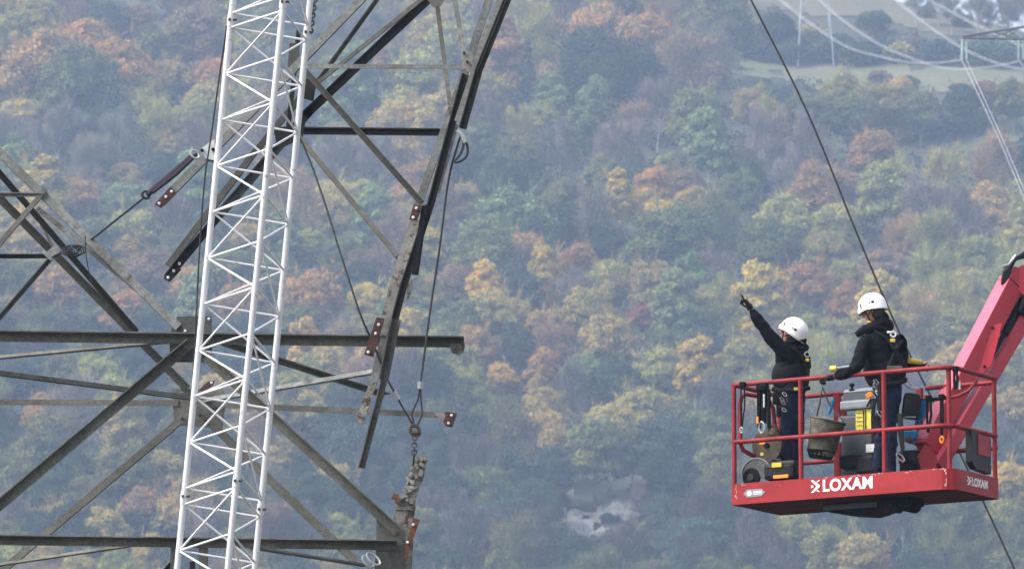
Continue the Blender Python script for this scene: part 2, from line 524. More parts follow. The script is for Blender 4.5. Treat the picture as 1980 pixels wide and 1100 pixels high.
def broadleaf(seed, H=12.0, R_=4.6, n_l=22, per=300, dens=1.0, tall=1.0):
    rng = np.random.default_rng(seed)
    mb, tips = branches(rng, H, R_, 0, 2, 8, 0.22)
    zc = H * 0.58
    C, RR = [], []
    for k in range(n_l):
        # lobes spread evenly over a dome, some hanging low at the sides
        z = 1 - 1.5 * (k + .5) / n_l
        a = k * 2.399 + rng.normal() * 0.25
        s = math.sqrt(max(0.02, 1 - z * z))
        rad = 0.50 + 0.26 * rng.random()
        C.append([math.cos(a) * s * R_ * rad, math.sin(a) * s * R_ * rad, zc + z * H * 0.33 * tall + rng.normal() * .25])
        RR.append(R_ * (0.27 + 0.20 * rng.random()))
    C.append([0, 0, zc + H * .12]); RR.append(R_ * .5)
    Ps, Ns, Ss = [], [], []
    C2, R2 = [], []
    for c, r in zip(C, RR):
        m = 7
        d = rng.normal(size=(m, 3)); d[:, 2] = np.abs(d[:, 2]) * 1.1 - .5; d /= np.linalg.norm(d, axis=1, keepdims=True)
        for q in d:
            C2.append(np.array(c) + q * r * (.55 + .4 * rng.random()) * np.array([1, 1, .85])); R2.append(r * (.40 + .28 * rng.random()))
        C2.append(np.array(c)); R2.append(r * .8)
    for c, r in zip(C2, R2):
        n = int(per * .34 * dens * (r / (R_ * .17)) ** 1.6)
        d = rng.normal(size=(n, 3)); d /= np.linalg.norm(d, axis=1, keepdims=True)
        d[:, 2] = np.where(d[:, 2] < -0.3, -d[:, 2] * rng.random(n), d[:, 2])
        rr = r * (0.55 + 0.62 * rng.random(n) ** 0.9)
        P = np.array(c) + d * rr[:, None] * np.array([1.05, 1.05, 0.95])
        N = d + rng.normal(size=(n, 3)) * 0.6 + np.array([0, 0, .3])
        Ps.append(P); Ns.append(N); Ss.append(0.11 + 0.17 * rng.random(n))
    # stray sprays round the outside
    n = int(260 * dens)
    t = rng.integers(0, len(C), n); d = rng.normal(size=(n, 3)); d /= np.linalg.norm(d, axis=1, keepdims=True); d[:, 2] = np.abs(d[:, 2])
    Ps.append(np.array(C)[t] + d * (np.array(RR)[t] * (1.1 + .25 * rng.random(n)))[:, None]); Ns.append(rng.normal(size=(n, 3))); Ss.append(0.12 + .12 * rng.random(n))
    # fine twigs and single leaves that break up the outline
    n = int(700 * dens)
    t = rng.integers(0, len(C2), n); d = rng.normal(size=(n, 3)); d /= np.linalg.norm(d, axis=1, keepdims=True); d[:, 2] = d[:, 2] * .7 + .25
    Ps.append(np.array(C2)[t] + d * (np.array(R2)[t] * (1.0 + .75 * rng.random(n) ** 2))[:, None]); Ns.append(rng.normal(size=(n, 3))); Ss.append(0.06 + .08 * rng.random(n))
    V = quads(rng, np.concatenate(Ps), np.concatenate(Ns), np.concatenate(Ss))
    k = rng.integers(0, len(tips), 420)
    T = np.array([list(tips[i][0]) for i in k]); D = np.array([list(tips[i][1]) for i in k]) + rng.normal(size=(420, 3)) * .4 + [0, 0, .4]
    D /= np.linalg.norm(D, axis=1, keepdims=True); Lq = (1.0 + 1.3 * rng.random(420))[:, None]
    sd_ = np.cross(D, rng.normal(size=(420, 3))); sd_ /= np.linalg.norm(sd_, axis=1, keepdims=True); w = (.025 + .02 * rng.random(420))[:, None]
    V = np.concatenate([V, np.stack([T - sd_ * w, T + sd_ * w, T + D * Lq + sd_ * w * .3, T + D * Lq - sd_ * w * .3], 1).reshape(-1, 3)])
    return mb, V

def bare(seed, H=12.5, R_=3.9, n_t=3600, leafy=0):
    rng = np.random.default_rng(seed)
    mb, tips = branches(rng, H, R_ * .9, 0, 3, 11, 0.17, 0.7)
    T = np.array([list(t[0]) for t in tips]); D = np.array([list(t[1]) for t in tips])
    k = rng.integers(0, len(T), n_t)
    P = T[k] + rng.normal(size=(n_t, 3)) * 0.4
    d = D[k] + rng.normal(size=(n_t, 3)) * 0.45 + np.array([0, 0, 0.55]); d /= np.linalg.norm(d, axis=1, keepdims=True)
    L = (0.5 + 1.0 * rng.random(n_t))[:, None]
    side = np.cross(d, rng.normal(size=(n_t, 3))); side /= np.linalg.norm(side, axis=1, keepdims=True)
    w = (0.028 + 0.03 * rng.random(n_t))[:, None]
    q = np.stack([P - side * w, P + side * w, P + d * L + side * w * .3, P + d * L - side * w * .3], 1).reshape(-1, 3)
    if leafy:
        kk = rng.integers(0, len(T), leafy)
        q = np.concatenate([q, quads(rng, T[kk] + rng.normal(size=(leafy, 3)) * .55, rng.normal(size=(leafy, 3)) + [0, 0, .5], 0.12 + .14 * rng.random(leafy))])
    return mb, q

def conifer(seed, H=13.0, R_=2.7):
    rng = np.random.default_rng(seed)
    mb = MB(); mb.tube([(0, 0, -1), (0, 0, H * .5), (0, 0, H * .98)], [.2, .12, .03], 6)
    Ps, Ns, Ss = [], [], []
    n_w = 15
    for i in range(n_w):
        t = i / (n_w - 1); z = H * (0.14 + 0.84 * t); rad = R_ * (1 - t) ** 0.85 + .15
        nb = int(7 + 6 * (1 - t))
        for k in range(nb):
            a = k * 2 * math.pi / nb + i * .7 + rng.normal() * .15; L = rad * (.8 + .35 * rng.random())
            m = int(12 + 26 * (1 - t)); s = rng.random(m) ** .7
            p = np.stack([math.cos(a) * L * s, math.sin(a) * L * s, z - L * s * .38 + rng.normal(size=m) * .10], 1) + rng.normal(size=(m, 3)) * .14
            Ps.append(p); Ns.append(rng.normal(size=(m, 3)) * .6 + [0, 0, 1]); Ss.append(.13 + .14 * rng.random(m))
    return mb, quads(rng, np.concatenate(Ps), np.concatenate(Ns), np.concatenate(Ss))

def shrub(seed, H=3.6, R_=2.8):
    rng = np.random.default_rng(seed)
    mb = MB()
    for k in range(7):
        a = k * .9; mb.tube([(0, 0, -.5), (math.cos(a) * R_ * .3, math.sin(a) * R_ * .3, H * .4), (math.cos(a) * R_ * .55, math.sin(a) * R_ * .55, H * .75)], [.07, .05, .02], 4)
    Ps, Ns, Ss = [], [], []
    for k in range(13):
        a = k * 2.4; s = math.sqrt((k + .5) / 13)
        c = np.array([math.cos(a) * R_ * .72 * s, math.sin(a) * R_ * .72 * s, H * (0.66 - .28 * s) + rng.normal() * .15]); r = R_ * (.28 + .14 * rng.random()); n = 210
        d = rng.normal(size=(n, 3)); d /= np.linalg.norm(d, axis=1, keepdims=True); d[:, 2] = np.abs(d[:, 2]) * np.where(rng.random(n) < .8, 1, -1)
        Ps.append(c + d * (r * (.7 + .45 * rng.random(n)))[:, None]); Ns.append(d + rng.normal(size=(n, 3)) * .6); Ss.append(.12 + .16 * rng.random(n))
    return mb, quads(rng, np.concatenate(Ps), np.concatenate(Ns), np.concatenate(Ss))

KINDS = {}
def register(kind, makers, leafmat, barkmat, hc, halfw, halfh):
    L = []
    for mk in makers:
        mb, V = mk
        bmsh = bpy.data.meshes.new(kind + "_trunk"); bmsh.from_pydata([tuple(p) for p in mb.v], [], mb.f); bmsh.materials.append(barkmat)
        L.append((bmsh, mesh_from_quads(kind + "_crown", V, leafmat)))
    KINDS[kind] = dict(meshes=L, hc=hc, hw=halfw, hh=halfh)

register('broadleaf_tree', [broadleaf(11 + i) for i in range(5)] + [broadleaf(31 + i, n_l=28, R_=4.9, per=240) for i in range(3)], M['leaf'], M['bark'], 7.6, 4.6, 4.0)
register('slender_tree', [broadleaf(51 + i, H=13.5, R_=3.0, n_l=20, tall=1.15) for i in range(4)], M['leaf'], M['bark_pale'], 8.2, 3.0, 4.9)
register('sparse_tree', [bare(71 + i, leafy=1500) for i in range(4)], M['leaf'], M['bark'], 7.8, 3.9, 4.3)
register('bare_tree', [bare(81 + i, n_t=4600) for i in range(4)], M['twig'], M['bark_pale'], 7.8, 3.9, 4.3)
register('conifer_tree', [conifer(91), conifer(92)], M['leaf'], M['bark'], 6.8, 2.5, 6.0)
register('shrub', [shrub(95 + i) for i in range(3)], M['leaf'], M['bark'], 1.8, 2.7, 1.8)

# colour name -> leaf colour
TINT = {
    'rust orange': (0.45, 0.245, 0.085), 'golden yellow': (0.60, 0.40, 0.075), 'yellow green': (0.37, 0.34, 0.09), 'pale green': (0.24, 0.30, 0.11),
    'olive green': (0.18, 0.19, 0.065), 'dark green': (0.055, 0.085, 0.036), 'copper brown': (0.31, 0.195, 0.11), 'deep red': (0.36, 0.10, 0.08),
    'ochre': (0.47, 0.34, 0.11), 'dusky brown': (0.12, 0.105, 0.095), 'grey mauve': (0.21, 0.18, 0.15), 'grey brown': (0.22, 0.175, 0.13), 'blue green': (0.07, 0.11, 0.08), 'silver grey': (0.26, 0.25, 0.25),
}
# hand-placed from the photograph: centre of the crown (photo pixels), half width in pixels, kind, colour
HAND = [
 (95, 150, 78, 'broadleaf_tree', 'rust orange'), (165, 105, 62, 'broadleaf_tree', 'rust orange'), (235, 150, 66, 'broadleaf_tree', 'rust orange'), (150, 175, 80, 'broadleaf_tree', 'olive green'), (40, 190, 55, 'broadleaf_tree', 'copper brown'),
 (200, 55, 48, 'broadleaf_tree', 'blue green'), (260, 60, 40, 'broadleaf_tree', 'copper brown'), (375, 90, 60, 'broadleaf_tree', 'copper brown'), (345, 195, 26, 'conifer_tree', 'blue green'), (220, 235, 42, 'conifer_tree', 'blue green'),
 (95, 240, 42, 'broadleaf_tree', 'olive green'), (322, 300, 26, 'slender_tree', 'golden yellow'), (240, 345, 30, 'broadleaf_tree', 'ochre'), (110, 270, 40, 'bare_tree', 'grey mauve'), (60, 300, 45, 'bare_tree', 'grey mauve'), (230, 290, 45, 'bare_tree', 'grey mauve'), (170, 320, 40, 'sparse_tree', 'grey brown'),
 (140, 400, 48, 'broadleaf_tree', 'rust orange'), (240, 400, 45, 'broadleaf_tree', 'pale green'), (60, 540, 52, 'broadleaf_tree', 'yellow green'), (110, 560, 50, 'broadleaf_tree', 'rust orange'), (240, 500, 36, 'broadleaf_tree', 'golden yellow'), (300, 540, 50, 'broadleaf_tree', 'copper brown'), (375, 560, 45, 'broadleaf_tree', 'ochre'), (330, 440, 55, 'bare_tree', 'grey mauve'),
 (200, 590, 45, 'broadleaf_tree', 'olive green'), (250, 610, 45, 'broadleaf_tree', 'rust orange'), (90, 640, 45, 'broadleaf_tree', 'olive green'), (480, 470, 40, 'broadleaf_tree', 'ochre'), (470, 600, 50, 'broadleaf_tree', 'rust orange'),
 (600, 580, 55, 'broadleaf_tree', 'rust orange'), (575, 650, 48, 'broadleaf_tree', 'olive green'), (660, 500, 45, 'broadleaf_tree', 'olive green'), (710, 520, 42, 'broadleaf_tree', 'copper brown'), (715, 590, 40, 'broadleaf_tree', 'golden yellow'), (700, 550, 40, 'broadleaf_tree', 'dark green'),
 (800, 180, 62, 'broadleaf_tree', 'yellow green'), (770, 240, 50, 'broadleaf_tree', 'ochre'), (740, 130, 20, 'slender_tree', 'rust orange'), (820, 385, 60, 'broadleaf_tree', 'rust orange'), (660, 300, 46, 'sparse_tree', 'ochre'), (700, 60, 40, 'bare_tree', 'grey mauve'), (640, 330, 50, 'bare_tree', 'grey mauve'), (720, 320, 50, 'bare_tree', 'grey mauve'),
 (970, 130, 48, 'slender_tree', 'rust orange'), (985, 210, 44, 'broadleaf_tree', 'copper brown'), (1020, 190, 42, 'conifer_tree', 'blue green'),
 (1100, 105, 60, 'broadleaf_tree', 'rust orange'), (1160, 75, 55, 'broadleaf_tree', 'rust orange'), (1245, 95, 58, 'broadleaf_tree', 'rust orange'), (1320, 130, 58, 'sparse_tree', 'copper brown'), (1150, 150, 80, 'broadleaf_tree', 'dark green'), (1225, 165, 66, 'broadleaf_tree', 'dark green'), (1085, 165, 46, 'broadleaf_tree', 'copper brown'), (1370, 160, 40, 'broadleaf_tree', 'copper brown'),
 (1390, 60, 66, 'broadleaf_tree', 'olive green'), (1150, 250, 46, 'slender_tree', 'pale green'), (1050, 250, 40, 'broadleaf_tree', 'yellow green'), (1270, 215, 46, 'bare_tree', 'grey mauve'), (1345, 240, 60, 'broadleaf_tree', 'olive green'), (1450, 215, 34, 'broadleaf_tree', 'ochre'), (1285, 340, 24, 'slender_tree', 'yellow green'), (1325, 365, 36, 'broadleaf_tree', 'copper brown'), (1265, 370, 40, 'broadleaf_tree', 'rust orange'), (1235, 400, 42, 'broadleaf_tree', 'golden yellow'), (1280, 425, 40, 'broadleaf_tree', 'golden yellow'), (1080, 300, 40, 'bare_tree', 'grey mauve'), (1200, 300, 48, 'bare_tree', 'grey mauve'),
 (985, 450, 86, 'broadleaf_tree', 'pale green'), (940, 500, 70, 'broadleaf_tree', 'olive green'), (1120, 510, 38, 'broadleaf_tree', 'rust orange'), (1180, 560, 50, 'broadleaf_tree', 'yellow green'), (1260, 560, 55, 'broadleaf_tree', 'ochre'), (1240, 618, 27, 'broadleaf_tree', 'deep red'), (940, 575, 34, 'slender_tree', 'golden yellow'), (945, 625, 46, 'broadleaf_tree', 'ochre'), (885, 555, 44, 'broadleaf_tree', 'copper brown'), (1150, 430, 50, 'bare_tree', 'grey brown'), (1140, 415, 30, 'conifer_tree', 'dark green'), (1300, 480, 80, 'broadleaf_tree', 'olive green'), (1385, 460, 62, 'sparse_tree', 'olive green'),
 (800, 630, 34, 'broadleaf_tree', 'pale green'), (1130, 730, 40, 'broadleaf_tree', 'pale green'), (1180, 720, 34, 'broadleaf_tree', 'pale green'), (970, 740, 30, 'broadleaf_tree', 'golden yellow'), (1050, 740, 34, 'slender_tree', 'rust orange'), (1050, 800, 44, 'broadleaf_tree', 'ochre'), (1035, 815, 30, 'broadleaf_tree', 'rust orange'), (1180, 830, 50, 'broadleaf_tree', 'ochre'), (1240, 800, 46, 'broadleaf_tree', 'yellow green'), (1300, 800, 40, 'broadleaf_tree', 'ochre'), (1150, 880, 62, 'broadleaf_tree', 'olive green'), (1220, 880, 50, 'broadleaf_tree', 'olive green'),
 (1520, 440, 58, 'broadleaf_tree', 'yellow green'), (1490, 500, 64, 'broadleaf_tree', 'olive green'), (1720, 390, 62, 'broadleaf_tree', 'yellow green'), (1640, 385, 44, 'broadleaf_tree', 'copper brown'), (1665, 400, 32, 'broadleaf_tree', 'rust orange'), (1615, 460, 56, 'broadleaf_tree', 'yellow green'), (1745, 480, 42, 'sparse_tree', 'rust orange'), (1710, 530, 46, 'broadleaf_tree', 'copper brown'), (1800, 420, 60, 'bare_tree', 'grey mauve'), (1860, 440, 56, 'bare_tree', 'grey mauve'), (1690, 300, 50, 'broadleaf_tree', 'rust orange'), (1700, 310, 22, 'conifer_tree', 'blue green'), (1600, 500, 50, 'broadleaf_tree', 'yellow green'), (1560, 300, 50, 'bare_tree', 'grey mauve'), (1480, 300, 54, 'bare_tree', 'grey mauve'), (1520, 360, 40, 'bare_tree', 'grey mauve'),
 (1560, 570, 50, 'broadleaf_tree', 'rust orange'), (1640, 600, 44, 'broadleaf_tree', 'rust orange'), (1800, 560, 60, 'sparse_tree', 'yellow green'), (1870, 560, 50, 'broadleaf_tree', 'ochre'), (1930, 330, 50, 'sparse_tree', 'copper brown'), (1920, 450, 46, 'broadleaf_tree', 'ochre'), (1960, 490, 46, 'broadleaf_tree', 'yellow green'), (1780, 640, 56, 'sparse_tree', 'ochre'), (1950, 950, 50, 'broadleaf_tree', 'golden yellow'), (1955, 800, 50, 'broadleaf_tree', 'ochre'), (1850, 1010, 60, 'broadleaf_tree', 'olive green'),
 (90, 800, 44, 'broadleaf_tree', 'rust orange'), (240, 850, 46, 'slender_tree', 'ochre'), (250, 930, 66, 'broadleaf_tree', 'olive green'), (100, 860, 60, 'broadleaf_tree', 'olive green'), (180, 740, 44, 'broadleaf_tree', 'yellow green'), (130, 730, 46, 'broadleaf_tree', 'olive green'), (345, 730, 30, 'broadleaf_tree', 'golden yellow'), (280, 990, 46, 'broadleaf_tree', 'copper brown'), (290, 1080, 40, 'broadleaf_tree', 'ochre'), (40, 930, 55, 'broadleaf_tree', 'olive green'), (30, 740, 46, 'broadleaf_tree', 'dark green'),
 (1560, 219, 42, 'shrub', 'dark green'), (1630, 189, 40, 'broadleaf_tree', 'yellow green'), (1690, 209, 44, 'broadleaf_tree', 'yellow green'), (1740, 204, 40, 'broadleaf_tree', 'ochre'), (1780, 222, 40, 'broadleaf_tree', 'olive green'), (1860, 204, 36, 'broadleaf_tree', 'blue green'), (1910, 189, 32, 'broadleaf_tree', 'copper brown'), (1960, 199, 40, 'broadleaf_tree', 'olive green'), (1470, 196, 32, 'broadleaf_tree', 'olive green'), (1512, 212, 32, 'broadleaf_tree', 'blue green'), (1640, 235, 46, 'broadleaf_tree', 'olive green'), (1720, 240, 48, 'shrub', 'olive green'), (1830, 240, 44, 'shrub', 'blue green'), (1770, 250, 40, 'shrub', 'olive green'), (1890, 235, 40, 'shrub', 'dark green'), (1560, 235, 50, 'broadleaf_tree', 'olive green'),
 (1500, 60, 36, 'broadleaf_tree', 'dark green'), (1460, 95, 36, 'shrub', 'dark green'), (1560, 70, 40, 'shrub', 'ochre'), (1620, 90, 40, 'shrub', 'blue green'), (1690, 40, 34, 'shrub', 'dark green'), (1700, 95, 44, 'shrub', 'blue green'), (1760, 90, 40, 'shrub', 'grey mauve'), (1740, 100, 36, 'shrub', 'yellow green'), (1820, 100, 44, 'shrub', 'blue green'), (1900, 100, 46, 'shrub', 'blue green'), (1960, 105, 44, 'shrub', 'blue green'), (1520, 100, 40, 'shrub', 'dark green'), (1660, 105, 40, 'shrub', 'dark green'), (1590, 100, 36, 'shrub', 'dark green'),
 (1700, 148, 26, 'shrub', 'grey brown'), (1755, 158, 24, 'shrub', 'dark green'),
 (1770, 2, 26, 'bare_tree', 'grey brown'), (1815, 8, 24, 'bare_tree', 'grey mauve'), (1840, 25, 22, 'bare_tree', 'grey brown'), (1888, 26, 26, 'bare_tree', 'grey brown'), (1972, 30, 26, 'bare_tree', 'grey brown'), (1950, 34, 24, 'bare_tree', 'grey brown'), (1915, 34, 22, 'bare_tree', 'grey mauve'), (1790, 22, 22, 'shrub', 'grey brown'), (1085, 965, 18, 'shrub', 'grey mauve'), (1175, 1000, 17, 'shrub', 'dark green'), (1110, 990, 15, 'shrub', 'olive green'), (1200, 968, 16, 'shrub', 'dusky brown'), (1290, 945, 18, 'shrub', 'olive green'), (1250, 965, 14, 'shrub', 'dark green'), (1150, 1018, 14, 'shrub', 'dark green'), (1225, 985, 16, 'shrub', 'grey brown'), (1235, 955, 20, 'bare_tree', 'grey mauve'), (1860, 40, 22, 'shrub', 'olive green'),
]

rng = random.Random(7)
WARM = ('rust orange', 'golden yellow', 'ochre', 'copper brown', 'yellow green', 'grey brown')
def palette(px, py):
    """kind and colour usual in that part of the photographed slope"""
    r = rng.random()
    def pick(opts):
        opts = [(w * (2.4 if (c in WARM) == warm else .7) * (1.5 if c in ('ochre', 'golden yellow', 'yellow green') else 1) * (.4 if k == 'bare_tree' and py < 760 else (.7 if k == 'bare_tree' else 1)), k, c) for w, k, c in opts]
        s = sum(w for w, *_ in opts); t = rng.random() * s
        for w, k, c in opts:
            t -= w
            if t <= 0: return k, c
        return opts[-1][1:]
    warm = float(vnoise(px, py, 240, 3)) > .46
    B, SL, SP, BR, CO = 'broadleaf_tree', 'slender_tree', 'sparse_tree', 'bare_tree', 'conifer_tree'
    if py > 760 and px > 560:
        return pick([(7, B, 'dark green'), (5, B, 'blue green'), (4, B, 'olive green'), (3, BR, 'dusky brown'), (2, SP, 'olive green'), (.5, B, 'yellow green'), (.3, B, 'ochre'), (1, SP, 'dusky brown')])
    if py > 620 and px < 560:
        return pick([(4, B, 'olive green'), (4, B, 'dark green'), (4, B, 'blue green'), (1, B, 'ochre'), (3, BR, 'grey mauve'), (1, B, 'yellow green'), (1, SP, 'copper brown')])
    if py < 260 and px < 1000:
        return pick([(4, B, 'olive green'), (2, B, 'blue green'), (3, BR, 'grey mauve'), (2, SP, 'copper brown'), (1.5, B, 'yellow green'), (1, B, 'ochre'), (2, SP, 'grey brown'), (1, SL, 'pale green'), (.5, B, 'rust orange')])
    if py < 330:
        return pick([(3, B, 'olive green'), (2, B, 'blue green'), (5, BR, 'grey mauve'), (1, SP, 'copper brown'), (1, B, 'ochre'), (2, SP, 'grey brown'), (1, SL, 'pale green'), (1, SP, 'yellow green')])
    if px > 1400:
        return pick([(3, B, 'olive green'), (3, B, 'yellow green'), (3, B, 'ochre'), (4, BR, 'grey mauve'), (2, SP, 'copper brown'), (1, B, 'rust orange'), (2, SP, 'yellow green'), (1, SL, 'golden yellow'), (1, B, 'dark green')])
    return pick([(4, B, 'olive green'), (2.5, B, 'yellow green'), (2, B, 'ochre'), (2, B, 'dark green'), (3, BR, 'grey mauve'), (1.5, SP, 'copper brown'), (1, B, 'rust orange'), (1.2, SL, 'pale green'), (.8, SL, 'golden yellow'), (1, B, 'blue green')])

MEADOWS = [[(1410, 88), (1650, 122), (1980, 138), (1980, 175), (1700, 160), (1480, 135)], [(1600, -10), (1760, 8), (1990, 60), (1990, 85), (1760, 60), (1440, 40), (1440, 0)], [(1660, 262), (1900, 238), (1990, 230), (1990, 300), (1780, 295)], [(1060, 955), (1260, 945), (1260, 1010), (1120, 1035)]]
def in_poly(x, y, P):
    c = False; j = len(P) - 1
    for i in range(len(P)):
        if (P[i][1] > y) != (P[j][1] > y) and x < (P[j][0] - P[i][0]) * (y - P[i][1]) / (P[j][1] - P[i][1]) + P[i][0]: c = not c
        j = i
    return c

SPOTS = []      # px, py, half width px, kind, colour, hand-placed
for h in HAND: SPOTS.append(h + (True,))
row = 0; y = -30.0
while y < 1215:
    x = -50 + (row % 2) * 38 + rng.uniform(-10, 10)
    while x < 2040:
        px, py = x + rng.uniform(-20, 20), y + rng.uniform(-18, 18)
        k, c = palette(px, py)
        hw = rng.uniform(36, 60) * (0.85 if k in ('slender_tree', 'conifer_tree') else 1)
        if not any(in_poly(px, py, P) or in_poly(px, py - .75 * hw, P) or in_poly(px, py - 1.05 * hw, P) for P in MEADOWS) and not (px > 1640 and py < 50) and not (px > 1420 and py < 130 and rng.random() < .75):
            if not any(abs(px - q[0]) < 0.52 * (hw + q[2]) and abs(py - q[1]) < 0.40 * (hw + q[2]) for q in SPOTS if q[5]):
                SPOTS.append((px, py, hw, k, c, False))
        x += rng.uniform(58, 82)
    y += 47; row += 1

TREES = []
for px, py, hw, kind, colr, hand in SPOTS:
    K = KINDS[kind]
    hc = K['hc']
    s = 1.0
    p = on_hill(px, py, hc)
    if p is None: continue
    for _ in range(2):
        f = proj(p)[2]
        s = hw / FPX * f / K['hw']
        s = max(0.45, min(1.9, s))
        p = on_hill(px, py, hc * s) or p
    TREES.append(dict(p=p, s=s, kind=kind, col=colr, px=px, py=py, hw=K['hw'] * s / f * FPX, hh=K['hh'] * s / f * FPX, f=f, hand=hand))

# leave out trees that stand wholly behind others
buf = np.zeros((120, 206), bool)
yy, xx = np.mgrid[0:120, 0:206]
TREES.sort(key=lambda t: t['f'])
kept = []
for t in TREES:
    cx, cy = (t['px'] + 40) / 10, (t['py'] + 40) / 10
    mk = ((xx - cx) / (t['hw'] / 10)) ** 2 + ((yy - cy) / (t['hh'] / 10)) ** 2 < 1
    n = mk.sum()
    if n == 0: continue
    new = (mk & ~buf).sum()
    t['seen'] = new * 100
    if new / n < 0.13: continue
    solid = ((xx - cx) / (t['hw'] / 10 * .85)) ** 2 + ((yy - cy) / (t['hh'] / 10 * .85)) ** 2 < 1
    if t['kind'] not in ('bare_tree', 'sparse_tree'): buf |= solid
    kept.append(t)
TREES = kept

LAND = [("the mast's top", 525, 10), ("the mast's upper half", 495, 260), ("the mast's middle", 450, 560), ("the mast's lower half", 420, 820), ("the mast's foot", 395, 1080),
 ("the purple sling", 330, 340), ("the drilled beam end", 330, 520), ("the crossing grey beams", 97, 490), ("the big bolted plate", 365, 640), ("the lowest grey beam", 160, 1045), ("the long sloping brace", 170, 850),
 ("the pale upper crossbar", 740, 128), ("the dark upper crossbar", 700, 256), ("the hanging pylon leg", 850, 300), ("the red joint plate", 730, 640), ("the crossbeam's free end", 890, 665), ("the hanging shackle", 803, 830), ("the torn leg stump", 790, 960),
 ("the pointing hand", 1445, 580), ("the pointing worker's helmet", 1535, 640), ("the taller worker's helmet", 1688, 585), ("the red boom", 1935, 640), ("the basket's big lettering", 1640, 940), ("the basket's lettered corner", 1930, 930), ("the basket's hoop gate", 1415, 850),
 ("the pale rock face", 1150, 990), ("the meadow", 1700, 140), ("the far pylon's feet", 1575, 110), ("the glass insulators", 1864, 95), ("the slanting cable's middle", 1650, 430), ("the slanting cable's top", 1540, 190), ("the twin bright wires", 1930, 270), ("the great orange crown", 170, 130), ("the orange grove", 1170, 130), ("the crimson crown", 1240, 615), ("the pale green dome", 985, 450), ("the yellow green dome", 1720, 390), ("the golden spire", 940, 570), ("the russet crown", 1325, 365), ("the pale green pair", 1150, 725)]
SHAPE = {'broadleaf_tree': 'round tree', 'slender_tree': 'narrow tree', 'sparse_tree': 'thin leaved tree', 'bare_tree': 'leafless tree', 'conifer_tree': 'conifer', 'shrub': 'bush'}
CAT = {'broadleaf_tree': 'tree', 'slender_tree': 'tree', 'sparse_tree': 'tree', 'bare_tree': 'bare tree', 'conifer_tree': 'conifer', 'shrub': 'bush'}
TNAME = {'broadleaf_tree': 'broadleaf_tree', 'slender_tree': 'slender_tree', 'sparse_tree': 'thinning_tree', 'bare_tree': 'bare_tree', 'conifer_tree': 'conifer', 'shrub': 'bush'}
GROUP = {'broadleaf_tree': 'broadleaved trees on the hillside', 'slender_tree': 'slender trees on the hillside', 'sparse_tree': 'half bare trees on the hillside', 'bare_tree': 'bare trees on the hillside', 'conifer_tree': 'conifers on the hillside', 'shrub': 'bushes round the meadow'}
by = {}
for t in TREES:
    n, lx, ly = min(LAND, key=lambda L: (t['px'] - L[1]) ** 2 + ((t['py'] - L[2]) * 1.2) ** 2)
    dx, dy = t['px'] - lx, t['py'] - ly
    inward = "towards the basket" if (dx > 0) == (lx < 1000) else ("towards the mast" if lx >= 1000 else "outwards")
    if lx >= 1000 and dx > 0: inward = "outwards"
    if math.hypot(dx, dy) < 42: rel = "behind " + n
    elif abs(dx) < 0.5 * abs(dy): rel = ("above " if dy < 0 else "below ") + n
    elif abs(dy) < 0.5 * abs(dx): rel = "beside " + n + " " + inward
    else: rel = ("above " if dy < 0 else "below ") + n + " " + inward
    size = "large " if t['hw'] > 58 else ("small " if t['hw'] < 38 else "")
    t['lab'] = size + t['col'] + " " + SHAPE[t['kind']] + " " + rel
    by.setdefault(t['lab'], []).append(t)
ORD = ["topmost", "second from top", "third from top", "fourth from top", "fifth from top", "sixth from top"]
for lab, ts in by.items():
    if len(ts) == 1: continue
    ts.sort(key=lambda t: t['py'])
    for i, t in enumerate(ts):
        t['lab'] = lab + ", " + (("higher of two" if i == 0 else "lower of two") if len(ts) == 2 else ORD[min(i, 5)])

def plant(t):
    K = KINDS[t['kind']]
    tm, cm = K['meshes'][rng.randrange(len(K['meshes']))]
    nm, gp = TNAME[t['kind']], GROUP[t['kind']]
    if t['kind'] == 'broadleaf_tree':
        green = t['col'] in ('olive green', 'dark green', 'blue green', 'pale green')
        nm, gp = ('green_tree', 'green leaved trees on the hillside') if green else ('autumn_tree', 'autumn coloured trees on the hillside')
    root = bpy.data.objects.new(nm, None); COL.objects.link(root)
    root.location = t['p']; ORG[root] = t['p']
    s = t['s']; root.scale = (s * rng.uniform(.94, 1.06), s * rng.uniform(.94, 1.06), s * rng.uniform(.94, 1.08))
    root.rotation_euler = (0, 0, rng.uniform(0, 6.28))
    tag(root, t['lab'], CAT[t['kind']], gp)
    c = TINT[t['col']]; j = rng.uniform(.85, 1.18)
    c = tuple(max(.01, x * j * rng.uniform(.92, 1.08)) for x in c)
    for nm, me in (("trunk", tm), ("crown", cm)):
        o = bpy.data.objects.new(nm, me); COL.objects.link(o); o.parent = root; o.color = (*c, 1)
counts = {}
for t in TREES:
    counts[t['kind']] = counts.get(t['kind'], 0) + 1
    plant(t)
print("TREES", len(TREES), counts, "max words", max(len(t['lab'].split()) for t in TREES), "dup", len(TREES) - len({t['lab'] for t in TREES}))

